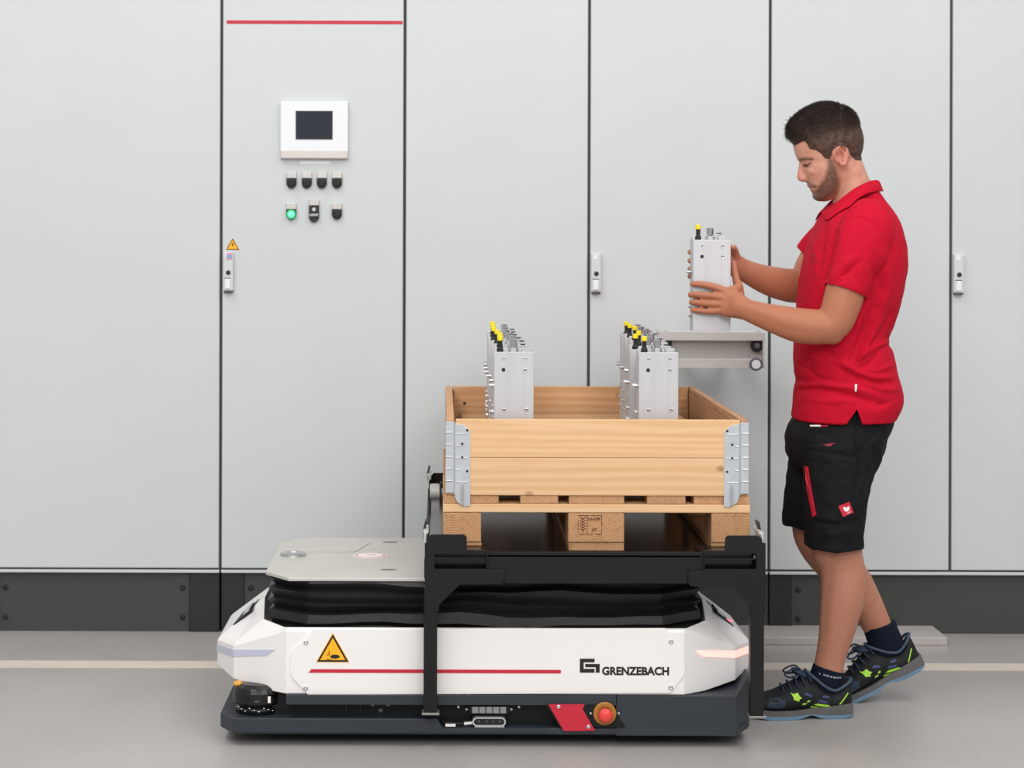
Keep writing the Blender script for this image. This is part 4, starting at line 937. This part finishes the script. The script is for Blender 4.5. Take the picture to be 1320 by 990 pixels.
def skin_mat():
    m = bpy.data.materials.new('skin'); m.use_nodes = True; nt = m.node_tree; N = nt.nodes; L = nt.links; b = N['Principled BSDF']
    b.inputs['Roughness'].default_value = .48; b.inputs['Specular IOR Level'].default_value = .35
    b.inputs['Subsurface Weight'].default_value = .12; b.inputs['Subsurface Radius'].default_value = (.012, .005, .003); b.inputs['Subsurface Scale'].default_value = .5
    tc = N.new('ShaderNodeTexCoord')
    n1 = N.new('ShaderNodeTexNoise'); n1.inputs['Scale'].default_value = 45; n1.inputs['Detail'].default_value = 5; L.new(tc.outputs['Object'], n1.inputs['Vector'])
    n2 = N.new('ShaderNodeTexNoise'); n2.inputs['Scale'].default_value = 420; n2.inputs['Detail'].default_value = 3; L.new(tc.outputs['Object'], n2.inputs['Vector'])
    r = N.new('ShaderNodeValToRGB'); r.color_ramp.elements[0].position = .3; r.color_ramp.elements[1].position = .7
    r.color_ramp.elements[0].color = (*hexc('#c68a74'), 1); r.color_ramp.elements[1].color = (*hexc('#d29b84'), 1); L.new(n1.outputs['Fac'], r.inputs[0])
    def mixin(prev, attr, col, fac=1., noise=None):
        a = N.new('ShaderNodeAttribute'); a.attribute_name = attr; mx = N.new('ShaderNodeMix'); mx.data_type = 'RGBA'; mx.inputs['B'].default_value = (*hexc(col), 1)
        mu = N.new('ShaderNodeMath'); mu.operation = 'MULTIPLY'; mu.inputs[1].default_value = fac; L.new(a.outputs['Fac'], mu.inputs[0]); src = mu.outputs[0]
        if noise:
            mr = N.new('ShaderNodeMapRange'); mr.inputs['From Min'].default_value = .3; mr.inputs['From Max'].default_value = .6; mr.inputs['To Min'].default_value = .72; L.new(noise.outputs['Fac'], mr.inputs['Value'])
            m2 = N.new('ShaderNodeMath'); m2.operation = 'MULTIPLY'; L.new(src, m2.inputs[0]); L.new(mr.outputs[0], m2.inputs[1]); src = m2.outputs[0]
        L.new(src, mx.inputs['Factor']); L.new(prev, mx.inputs['A']); return mx.outputs['Result']
    c = mixin(r.outputs[0], 'tanmask', '#ac6c4e', .9); c = mixin(c, 'redmask', '#c0655a', .8); c = mixin(c, 'hairmask', '#36231c', .93, n2)
    L.new(c, b.inputs['Base Color'])
    bp = N.new('ShaderNodeBump'); bp.inputs['Strength'].default_value = .12; bp.inputs['Distance'].default_value = .001; L.new(n2.outputs['Fac'], bp.inputs['Height']); L.new(bp.outputs[0], b.inputs['Normal'])
    MATS['skin'] = m
skin_mat()
# ---------------------------------------------------------------- hair: a cap raised off the scalp plus combed strands
faces = np.array([tuple(p.vertices) for p in body.polygons if len(p.vertices) == 4])
def hair_cap():
    ins = (hsd < 3.0) & head & (hy < 208)
    f_ = faces[ins[faces].all(1)]; used = np.unique(f_); mp_ = -np.ones(len(v), int); mp_[used] = np.arange(len(used))
    vv = v[used]; nn = getn(body)[used]; x, y, sd = hx[used], hy[used], hsd[used]
    inward = np.clip(-sd / 8, -.3, 1)
    up = np.clip((176 - y) / 34, 0, 1)                                        # longer on top
    line = 1 / (1 + np.exp((y - (186 - .30 * (x - 1015)).clip(150, 184)) / 3.5)) # clipper line: top block over faded sides
    fr_ = np.exp(-((x - 1024) / 18) ** 2) * (y < 190)
    th = .0035 + line * (.009 + .010 * up) + fr_ * .013 * line
    th = th * np.clip(inward * 1.2 + .15, -.3, 1)
    th += line * .0034 * vnoise(vv, 130, 3) + line * .004 * np.exp(-((x - 1096) / 9) ** 2 - ((y - 138) / 9) ** 2) + .0010 * vnoise(vv, 420, 4) * np.clip(inward, 0, 1)
    d = nn + np.stack([-.35 * line, 0 * line, .25 * line], 1); d /= np.linalg.norm(d, axis=1)[:, None]
    out = vv + d * th[:, None]
    mb = MB(); mb.add(out, mp_[f_])
    return mb, out, nn, line, th, x, y, inward
hm, hv, hn, hline, hth, hxx, hyy, hin = hair_cap()
r_ = np.random.default_rng(5)
pick = r_.choice(len(hv), 15000, p=(w_ := (np.clip(hin, 0.02, 1) * (.35 + hline))) / w_.sum())
Vs, Fs = [], []
for i in pick:
    p = hv[i]; nn = hn[i]; L_ = .004 + .015 * hline[i] * (.5 + .8 * r_.random())
    comb = np.array([-.75 - .3 * hline[i], .25 * np.sign(p[1] - BY) * (1 - hline[i]), .15 * hline[i] - .75 * (1 - hline[i])]) + r_.normal(size=3) * .28
    if hxx[i] > 1085: comb = np.array([.35, 0, -.85]) * (1 - .5 * hline[i]) + np.array([-.1, 0, .0]) + r_.normal(size=3) * .25
    comb -= nn * (comb @ nn) * .95; comb /= np.linalg.norm(comb) + 1e-9
    dr = comb * .92 + nn * (.14 + .26 * r_.random() * hline[i] + .05); side = np.cross(dr, nn); side /= np.linalg.norm(side) + 1e-9
    b0 = p - nn * .0012; w0 = .0007
    n0 = len(Vs); Vs += [b0 - side * w0, b0 + side * w0, b0 + dr * L_ * .6 + side * w0 * .8, b0 + dr * L_ - nn * .15 * L_, b0 + dr * L_ * .6 - side * w0 * .8]
    Fs += [(n0, n0 + 1, n0 + 2, n0 + 4), (n0 + 4, n0 + 2, n0 + 3)]
hm.add(Vs, Fs)
bo_ = finish(body, 'body', 'skin', man)
hair = obj('hair', hm, 'hair_brown', man, smooth=True, center=False, fix=False)
at = hair.data.attributes.new('toplong', 'FLOAT', 'POINT'); at.data.foreach_set('value', np.concatenate([hline, np.repeat(hline[pick], 5)]).astype(np.float32))
# short lashes over the lowered eyes
for s in (-1, 1):
    pts = [PS(1035.6, 212.8, .022, s), PS(1038.6, 214.0, .033, s), PS(1042, 213.6, .040, s), PS(1046, 211.0, .043, s)]
    obj('eyelashes', MB().tube([tuple(p + Vector((-.003, s * .001, 0))) for p in pts], [.0007, .0014, .0015, .0006], 6), 'lash', man)

# ---------------------------------------------------------------- shorts
S = MB()
slices(S, [(512, 1034, 1144, .150, .5), (535, 1026, 1150, .166, .5), (548, 1018, 1149, .174, .5), (562, 1014, 1142, .178, .5), (578, 1014, 1138, .176, .5), (592, 1018, 1130, .165, .5), (604, 1030, 1120, .13, .5)], n=56)
limb(S, [(1088, 556, 5.885, .112, .092), (1086, 580, 5.878, .108, .098), (1080.5, 605, 5.872, .098, .1), (1077.5, 640, 5.866, .0865, .098), (1075.5, 672, LYn, .0815, .094), (1074.8, 694, LYn, .0795, .091), (1074.6, 705.5, LYn, .0795, .090)], 40, hollow=.03, e=2.2)
limb(S, [(1076, 556, 6.05, .115, .09), (1066, 590, 6.06, .107, .096), (1056, 630, 6.068, .097, .096), (1049.5, 660, LYf, .0885, .094), (1046.5, 681, LYf, .0845, .091)], 40, hollow=.03, e=2.2)
sh = remesh(S, .0042, 5, .5)
v2 = getv(sh); n2 = getn(sh); near = np.clip((BY - v2[:, 1]) / .05, 0, 1)
v2 = v2 + n2 * (.0022 * vnoise(v2 * np.array([1, 1, .5]), 75, 11) + .0012 * vnoise(v2, 170, 12))[:, None]
for pts, w_, am in (([(1042, 578), (1100, 590), (1128, 560)], 3, -.004), ([(1036, 600), (1048, 680)], 2.2, -.002), ([(1112, 560), (1118, 600), (1104, 650)], 5, .006), ([(1104, 545), (1108, 600), (1102, 640)], 3.5, -.006), ([(1050, 672), (1075, 676), (1100, 668)], 2.5, -.004), ([(1044, 576), (1072, 582), (1100, 577)], 2, .003), ([(1052, 560), (1095, 556)], 3, -.003), ([(1060, 690), (1100, 684)], 4, .004), ([(1118, 575), (1140, 558)], 4, .006)):
    v2 = fold(v2, n2, pts, w_, am, near)
pk = to_px(v2)
for pl, am in (([(1042, 576), (1100, 571.5), (1106, 580), (1107, 640), (1105, 666), (1086, 674), (1052, 670), (1044, 640), (1038, 602)], .0045), ([(1040, 575), (1101, 570.5), (1103, 592), (1070, 597), (1040, 592)], .0022)):
    v2 = v2 + n2 * (np.clip(.5 - poly_sd(pk[0], pk[1], pl) / 1.6, 0, 1) * am * near)[:, None]
setv(sh, v2)
BVS = BVHTree.FromPolygons([Vector(p) for p in v2], [tuple(p.vertices) for p in sh.polygons])
shorts = finish(sh, 'shorts', 'shorts_black', man)
def patch(bvh, pts, lift=.0012, sub=4):
    """thin cloth piece lying on a garment: outline in the photo plane dropped onto the surface"""
    C = Vector((0, 0, H)); base = []
    for a, b in zip(pts, pts[1:] + pts[:1]):
        for t in range(sub): base.append((a[0] + (b[0] - a[0]) * t / sub, a[1] + (b[1] - a[1]) * t / sub))
    cpt = (sum(p[0] for p in pts) / len(pts), sum(p[1] for p in pts) / len(pts))
    out = []
    for q_ in [cpt] + base:
        d = (P(q_[0], q_[1], 6) - C).normalized(); hit = bvh.ray_cast(C, d)
        h_ = hit[0] if hit[0] else P(q_[0], q_[1], 5.8); nn = hit[1] if hit[0] else Vector((0, -1, 0))
        if nn.dot(d) > 0: nn = -nn
        out.append((h_ + nn * lift, h_ - nn * .0015))
    n = len(base); mb = MB(); vs_ = [o[0] for o in out] + [o[1] for o in out]; m = n + 1
    fs_ = []
    for i in range(n):
        a, b = 1 + i, 1 + (i + 1) % n
        fs_ += [(0, a, b), (a, b, b + m, a + m), (m, b + m, a + m)]
    return mb.add(vs_, fs_)
tag(obj('zip_tape', patch(BVS, [(1038.3, 601), (1041.5, 601.5), (1046, 630), (1052.4, 664), (1048.4, 666.5), (1041.5, 633)], .0035, 6), 'red_print', shorts), 'red zip tape')
def sq(cx_, cy_, r, ang, n=4): return [(cx_ + r * math.cos(math.radians(ang + 360 / n * i)), cy_ + r * math.sin(math.radians(ang + 360 / n * i))) for i in range(n)]
lab = obj('logo_patch', patch(BVS, sq(1090.6, 656.4, 10.6, 23)), 'red_print', shorts)
obj('logo_mark', patch(BVS, [(1086.5, 655), (1089, 653), (1091, 654.6), (1093.5, 652), (1095.3, 653.5), (1094.6, 657.5), (1091.5, 659.6), (1088.5, 658.8)], .002, 3), 'white_print', shorts)
obj('logo_mark', patch(BVS, [(1091.4, 661.2), (1096.4, 658.6), (1096.8, 660), (1092, 662.8)], .002, 2), mat('print_rose', '#e79bab', .6), shorts)
obj('pocket_piping', patch(BVS, [(1044.5, 548), (1058, 548), (1058, 550), (1044.5, 550)]), 'white_print', shorts)
obj('pocket_piping', patch(BVS, [(1058, 548), (1068, 548.2), (1068, 549.8), (1058, 550)]), 'red_print', shorts)
obj('red_flash', patch(BVS, [(1060, 573.8), (1077, 570.5), (1070, 575.6)]), mat('flash_red', '#8e2a38', .6), shorts)
# ---------------------------------------------------------------- polo shirt
T = MB()
TR = [(246, 1097, 1131.5, .058, .5), (250, 1092, 1134.5, .063, .5), (255, 1085, 1138, .070, .5), (262, 1074, 1143, .083, .5), (270, 1064, 1148.5, .118, .5), (283, 1056, 1155.5, .165, .5), (300, 1048.5, 1160.8, .192, .5), (320, 1041.5, 1164.5, .200, .5), (345, 1035.5, 1165, .202, .5), (375, 1031, 1161, .195, .5), (400, 1028, 1155.5, .186, .5), (422, 1026, 1147.5, .179, .5), (436, 1025.5, 1141.5, .176, .5), (443, 1025.3, 1141.5, .176, .5), (450, 1025, 1147, .177, .5), (465, 1025, 1150.5, .178, .5), (480, 1026, 1154, .179, .5), (491, 1028.2, 1157, .180, .5), (500, 1026, 1159.5, .183, .5), (514, 1024.3, 1161.3, .186, .5), (526, 1023, 1158.5, .187, .5), (538, 1022, 1152.5, .184, .5), (539.5, 1022, 1152, .184, .5), (539.6, 1027, 1148, .172, .5), (525, 1036, 1143, .150, .5)]
slices(T, TR, n=64, k=3, e=2.35)
limb(T, [(1126, 272, 5.86, .055, .045), (1121, 290, 5.825, .074, .062), (1112, 315, 5.803, .077, .064), (1102, 342, 5.79, .0715, .063), (1093.5, 364, 5.783, .0640, .061), (1089, 376.5, 5.780, .0615, .061)], 40, hollow=.03)
limb(T, [(1112, 275, 6.08, .06, .05), (1092, 293, 6.12, .072, .06), (1070, 312, 6.145, .066, .062), (1056, 325, 6.155, .062, .062), (1049, 334, 6.16, .0605, .061)], 40, hollow=.03)
po = remesh(T, .0036, 6, .5)
v3 = getv(po); n3 = getn(po); px3, py3 = to_px(v3); near = np.clip((BY - v3[:, 1]) / .05, 0, 1)
v3 = v3 + n3 * ((.0012 * vnoise(v3 * np.array([1, 1, .6]), 60, 21) + .0007 * vnoise(v3, 150, 22)) * np.clip((py3 - 270) / 60, .2, 1))[:, None]
# hem stitching, seams and creases
for pts, w_, am in (([(1128, 398), (1112, 432), (1098, 462)], 6, -.008), ([(1140, 410), (1122, 438), (1108, 462)], 4, .007), ([(1150, 400), (1136, 428), (1120, 452)], 4, -.006), ([(1143, 441), (1128, 446), (1108, 462)], 4, .008), ([(1075, 462), (1095, 474), (1120, 486), (1148, 488)], 4, .007), ([(1080, 474), (1102, 486), (1130, 494), (1152, 492)], 3.5, -.006),
                  ([(1026, 503), (1060, 502), (1090, 508), (1120, 516), (1142, 522)], 3.2, -.007), ([(1028, 497), (1060, 496), (1100, 500), (1135, 510)], 3.5, .005), ([(1110, 490), (1135, 502), (1156, 503)], 3.5, .006), ([(1026, 488), (1034, 490)], 3, -.004), ([(1064, 450), (1084, 468)], 4, -.005),
                  ([(1092, 284), (1108, 280), (1126, 289), (1138, 302), (1146, 322)], 2.0, -.0028), ([(1100, 330), (1085, 345), (1072, 360)], 5, .005), ([(1108, 338), (1092, 352), (1078, 365)], 4, -.005), ([(1078, 300), (1070, 330), (1062, 362)], 4, -.006), ([(1128, 340), (1134, 372), (1126, 400)], 6, -.008), ([(1142, 330), (1146, 365), (1138, 400)], 6, .006),
                  ([(1062, 361.5), (1090, 371), (1117, 381)], 1.3, -.0016), ([(1065, 290), (1060, 320), (1056, 350)], 3, -.003), ([(1122, 380), (1108, 410), (1100, 440), (1092, 470)], 3.5, .004), ([(1136, 450), (1120, 470), (1096, 480)], 3, -.004), ([(1152, 470), (1130, 478), (1112, 476)], 3, .004), ([(1044, 300), (1052, 330), (1050, 356)], 3.5, .0025), ([(1030, 470), (1052, 486), (1076, 492)], 3, -.003), ([(1040, 515), (1075, 518), (1100, 514)], 4, .003), ([(1155, 515), (1130, 524), (1112, 520)], 3, -.003), ([(1040, 450), (1060, 470)], 5, .003), ([(1032, 460), (1050, 480)], 5, -.003)):
    v3 = fold(v3, n3, pts, w_, am * 1.35, near)
setv(po, v3)
# open side slits at the hem
bm = bmesh.new(); bm.from_mesh(po); bm.verts.ensure_lookup_table()
NS = 5.80; apex = P(1103, 527, NS)
for q_, sg in ((P(1091, 545, NS), 1), (P(1112.5, 550, NS), -1)):
    e_ = q_ - apex; pn_ = Vector((e_.z, 0, -e_.x)).normalized()
    gm = [f for f in bm.faces if abs(f.calc_center_median().x - apex.x) < .08 and f.calc_center_median().z < apex.z + .02]
    gm = list({x for f in gm for x in [f, *f.edges, *f.verts]})
    bmesh.ops.bisect_plane(bm, geom=gm, plane_co=apex, plane_no=pn_)
pA_, pB_ = P(1091, 545, NS) - apex, P(1112.5, 550, NS) - apex
def in_slit(c):
    d = c - apex; return d.z < 0 and abs(c.y - BY) > .05 and pA_.x / pA_.z * d.z < d.x < pB_.x / pB_.z * d.z 
bmesh.ops.delete(bm, geom=[f for f in bm.faces if in_slit(f.calc_center_median())], context='FACES'); bm.to_mesh(po); bm.free()
v3 = getv(po)
BVP = BVHTree.FromPolygons([Vector(p) for p in v3], [tuple(p.vertices) for p in po.polygons])
polo = finish(po, 'polo_shirt', 'polo_red', man)
obj('hem_tag', patch(BVP, [(1102, 495.5), (1104.6, 495.5), (1104.2, 504), (1101.8, 504)], .002, 2), 'white_print', polo)
obj('chest_emblem', patch(BVP, [(1048, 327), (1050.5, 328), (1050.5, 332), (1048.2, 332.5)], .001, 2), 'polo_dark', polo)
obj('chest_emblem', patch(BVP, [(1049, 335), (1054.5, 337.6), (1054, 339), (1048.6, 336.2)], .001, 2), 'polo_dark', polo)
# collar: stand and turned-down leaf
tops = [(1132, 231.5, 0), (1127, 231, .030), (1115, 235, .053), (1101, 242.5, .0625), (1088, 252, .062), (1078, 260.5, .050), (1069, 270, .024), (1066.5, 274, .010)]
bots = [(1139, 247, 0), (1134, 247, .046), (1118, 250.5, .086), (1103.5, 259, .104), (1092.5, 272, .106), (1074.5, 289.5, .090), (1065.5, 281.5, .040), (1063.5, 280, .018)]
tp, bt_ = cr_interp(tops, 4), cr_interp(bots, 4)
def outside(p, lift):
    h_ = BVP.find_nearest(p)
    if h_[0] is not None and ((p - h_[0]).dot(h_[1]) < lift): p = h_[0] + h_[1] * lift
    return p
half = []
for (a, b, c), (d, e, f_) in zip(tp, bt_):
    t3 = PS(a, b, max(c, 0)); b3 = outside(PS(d, e, max(f_, 0)), .004); m3 = outside(t3.lerp(b3, .5) + Vector((0, -.006, .004)), .006)
    i3 = Vector((t3.x + (P(1101, 250, BY).x - t3.x) * .06, BY + (t3.y - BY) * .95, t3.z - .03))
    half.append([i3, t3 + Vector((0, 0, -.002)), t3 + (b3 - t3).normalized() * .006 + Vector((0, -.001, .002)), m3, b3])
rows_ = [[Vector((p.x, 2 * BY - p.y, p.z)) for p in r] for r in reversed(half)] + half[1:]
cv = [p for r in rows_ for p in r]; cf = [(i * 5 + k, i * 5 + k + 1, (i + 1) * 5 + k + 1, (i + 1) * 5 + k) for i in range(len(rows_) - 1) for k in range(4)]
co = obj('collar', MB().add(cv, cf), 'polo_red', polo, smooth=True, solid=.003, center=False)
s_ = co.modifiers.new('sub', 'SUBSURF'); s_.levels = 1; s_.render_levels = 1
obj('placket_shade', MB().sphere(P(1067.5, 279, BY), .008, .022, .012, 14, 10, Matrix.Rotation(math.radians(40), 3, 'Y')), 'polo_dark', polo, smooth=True)  # dark red lump paints the shadow inside the collar opening

# ---------------------------------------------------------------- socks and safety shoes
def sock(rows, name='sock'):
    mb = MB(); limb(mb, rows, 32, 5); o = obj(name, mb, 'sock_navy', man, smooth=True); return o
s1 = sock([(1068.2, 861, LYn, .0435, .0385), (1065.4, 870.5, LYn, .0445, .039), (1062.5, 882, LYn, .0475, .039), (1058, 897, LYn, .054, .034)])
s2 = sock([(1133.5, 805, LYf, .0475, .044), (1136.5, 815, LYf, .0475, .043), (1141, 827, LYf, .049, .042), (1146, 843, LYf, .055, .036)])
bvs1 = BVHTree.FromPolygons([o_.co + WORG[s1] for o_ in s1.data.vertices], [tuple(p.vertices) for p in s1.data.polygons])
for xa, xb in ((1056, 1057.5), (1061.5, 1063.5), (1064.5, 1069), (1070, 1073), (1074, 1078), (1079, 1081), (1082, 1084)):
    yy = lambda x: 867.2 + (x - 1056) * .27 - max(0, x - 1076) * .3
    obj('sock_print', patch(bvs1, [(xa, yy(xa)), (xb, yy(xb)), (xb, yy(xb) + 2.2), (xa, yy(xa) + 2.2)], .001, 1), 'sock_print', s1)

def shoe():
    """local frame: toe towards -x, heel end at x = 0, ground z = 0"""
    L0 = .282
    r = MB()
    #       x      halfw  zb    ztop  exponent
    sec = [(-.282, .012, .026, .040), (-.277, .026, .024, .052), (-.262, .038, .022, .060), (-.24, .046, .021, .066), (-.21, .050, .021, .074), (-.18, .049, .021, .088), (-.15, .046, .022, .102), (-.12, .043, .022, .114), (-.098, .041, .022, .104), (-.075, .040, .022, .086), (-.05, .0395, .022, .075), (-.026, .037, .022, .084), (-.008, .030, .022, .098), (.002, .018, .024, .096)]
    a = cr_interp(sec, 4); rings = []
    for x, hw, zb_, zt_ in a:
        th = np.linspace(0, 2 * PI, 32, endpoint=False); c_, s_ = np.cos(th), np.sin(th)
        zc = zb_ + (zt_ - zb_) * .38
        yy = hw * np.sign(c_) * np.abs(c_) ** .75
        zz = np.where(s_ > 0, zc + (zt_ - zc) * np.abs(s_) ** .9, zc - (zc - zb_) * np.abs(s_) ** .6)
        yy = yy * np.where(s_ > 0, 1 - .30 * np.abs(s_) ** 1.5 * (1 if x < -.1 else .4), 1)
        rings.append(np.stack([np.full(32, x), yy, zz], 1))
    loft(r, rings)
    def sole(z0f, z1f, grow):
        mb = MB(); xs_ = [(-.288, .008), (-.282, .026), (-.265, .041), (-.24, .050), (-.205, .0535), (-.17, .051), (-.13, .044), (-.09, .0405), (-.05, .041), (-.025, .0385), (-.006, .032), (.004, .022), (.008, .008)]
        rr = []
        for x, hw in cr_interp(xs_, 3):
            hw += grow; rr.append([(x, -hw, z0f(x)), (x, hw, z0f(x)), (x, hw * 1.0, z1f(x)), (x, -hw * 1.0, z1f(x))])
        return loft(mb, rr)
    spring = lambda x: max(0, (-x - .215) / .07) ** 2 * .014
    arch = lambda x: .007 * math.exp(-((x + .115) / .022) ** 2)
    mid = sole(lambda x: .010 + spring(x) + arch(x) * .6, lambda x: .024 + spring(x) * .9 + .016 * min(1, max(0, (x + .16) / .15)), 0)
    out = sole(lambda x: 0.0 + .009 * max(0, (x + .03) / .038) ** 2 + spring(x) + arch(x) * 1.6, lambda x: max(.0102, .0115 * max(0, (x + .03) / .038) ** 2) + spring(x) + arch(x) * .6, .001)
    return r, mid, out
def place_shoe(Mx, prefix_label):
    """upper with sole, laces and flashes as parts"""
    up, mid, out = shoe()
    def tr_(mb): mb.v = [tuple(Mx @ Vector(p)) for p in mb.v]; return mb
    u = obj('shoe', tr_(up), 'shoe_black', man, smooth=True)
    obj('midsole', tr_(mid), 'shoe_midsole', u, bevel=.002)
    obj('outsole', tr_(out), 'shoe_outsole', u, bevel=.0015)
    bvh = BVHTree.FromPolygons([Vector(p) for p in up.v], up.f)
    def flash(name, pts, m, side=-1, lift=.0012):
        base = []; inv = Mx.inverted()
        for a, b in zip(pts, pts[1:] + pts[:1]):
            for t in range(3): base.append((a[0] + (b[0] - a[0]) * t / 3, a[1] + (b[1] - a[1]) * t / 3))
        cpt = (sum(p[0] for p in pts) / len(pts), sum(p[1] for p in pts) / len(pts)); o_ = []
        for x, z in [cpt] + base:
            p = Mx @ Vector((x, side * .2, z)); d = (Mx.to_3x3() @ Vector((0, -side, 0))).normalized()
            h = bvh.ray_cast(p, d)
            if not h[0]: return
            o_.append((h[0] - d * lift, h[0] + d * .002))
        n = len(base); m_ = n + 1; fs_ = []
        for i in range(n):
            a, b = 1 + i, 1 + (i + 1) % n; fs_ += [(0, a, b), (a, b, b + m_, a + m_), (m_, b + m_, a + m_)]
        obj(name, MB().add([q_[0] for q_ in o_] + [q_[1] for q_ in o_], fs_), m, u)
    for sd_ in (-1, 1):
        flash('heel_flash', [(-.038, .040), (-.034, .040), (-.010, .068), (-.012, .070)], 'lime', sd_)
        flash('side_flash', [(-.108, .040), (-.092, .035), (-.062, .033), (-.066, .038), (-.098, .043)], 'lime', sd_)
        flash('side_flash', [(-.118, .032), (-.110, .030), (-.090, .028), (-.095, .033), (-.114, .036)], 'lime', sd_)
        flash('side_flash', [(-.141, .040), (-.131, .041), (-.128, .045), (-.138, .045)], 'lime', sd_)
        flash('side_flash', [(-.128, .047), (-.120, .048), (-.118, .053), (-.126, .052)], 'lime', sd_)
        flash('star_flash', [(-.172, .074), (-.165, .070), (-.158, .071), (-.152, .073), (-.148, .064), (-.141, .059), (-.148, .056), (-.150, .050), (-.158, .053), (-.164, .054), (-.166, .063)], 'lime', sd_)
        flash('blue_flash', [(-.098, .048), (-.074, .042), (-.068, .047), (-.092, .054)], 'shoe_blue', sd_)
        flash('blue_flash', [(-.084, .058), (-.066, .056), (-.064, .062), (-.082, .064)], 'shoe_blue', sd_)
        flash('blue_flash', [(-.136, .068), (-.115, .060), (-.112, .066), (-.130, .074)], 'shoe_blue', sd_)
        flash('toe_panel', [(-.238, .036), (-.205, .032), (-.19, .036), (-.188, .052), (-.205, .060), (-.228, .056)], 'shoe_navy', sd_)
    # padded rim, tongue, laces
    rim = [(.004, 0, .102), (-.006, .024, .098), (-.026, .034, .086), (-.05, .0375, .077), (-.076, .0375, .088), (-.100, .034, .107), (-.118, .022, .122), (-.122, 0, .126), (-.118, -.022, .122), (-.100, -.034, .107), (-.076, -.0375, .088), (-.05, -.0375, .077), (-.026, -.034, .086), (-.006, -.024, .098), (.004, 0, .102)]
    rp_ = cr_interp(rim, 3); obj('rim', MB().tube([tuple(Mx @ Vector(p)) for p in rp_], .0042, 8), mat('rim_slate', '#3a475c', .7), u, smooth=True)
    obj('tongue', tr_(MB().sphere((-.136, 0, .117), .030, .024, .011, 16, 10, Matrix.Rotation(math.radians(28), 3, 'Y'))), 'shoe_navy', u, smooth=True)
    top = lambda x: float(np.interp(x, [-.21, -.18, -.15, -.12, -.095], [.074, .088, .104, .116, .120]))
    for i in range(5):
        x = -.19 + i * .018; z = top(x) + .003
        obj('lace', MB().tube([tuple(Mx @ Vector(q_)) for q_ in ((x + .004, -.034, z - .020), (x, -.02, z - .003), (x - .003, 0, z + .003), (x + .004, .02, z - .003), (x + .006, .034, z - .020))], .0032, 6), 'lace_navy', u, smooth=True)
    for sy, dx in ((-1, -.035), (1, -.028)):
        lp = cr_interp([(-.135, 0, .124), (-.150, sy * .018, .136), (-.150 + dx, sy * .028, .122), (-.150 + dx * .6, sy * .030, .112), (-.140, sy * .016, .118), (-.132, 0, .124)], 4)
        obj('lace', MB().tube([tuple(Mx @ Vector(q_)) for q_ in lp], .0026, 6), 'lace_navy', u, smooth=True)
    return u
hx0 = P(1095, 925, LYn).x
sh1 = place_shoe(Matrix.Translation((hx0, LYn, .0)) @ Matrix.Rotation(math.radians(3), 4, 'Z'), 'near')
ball = P(1101, 898, LYf); ang = math.radians(-25)
# far shoe pivots on its ball, heel raised
Mf = Matrix.Translation((ball.x, LYf, .002)) @ Matrix.Rotation(ang, 4, 'Y') @ Matrix.Translation((.215, 0, 0))
sh2 = place_shoe(Mf, 'far')
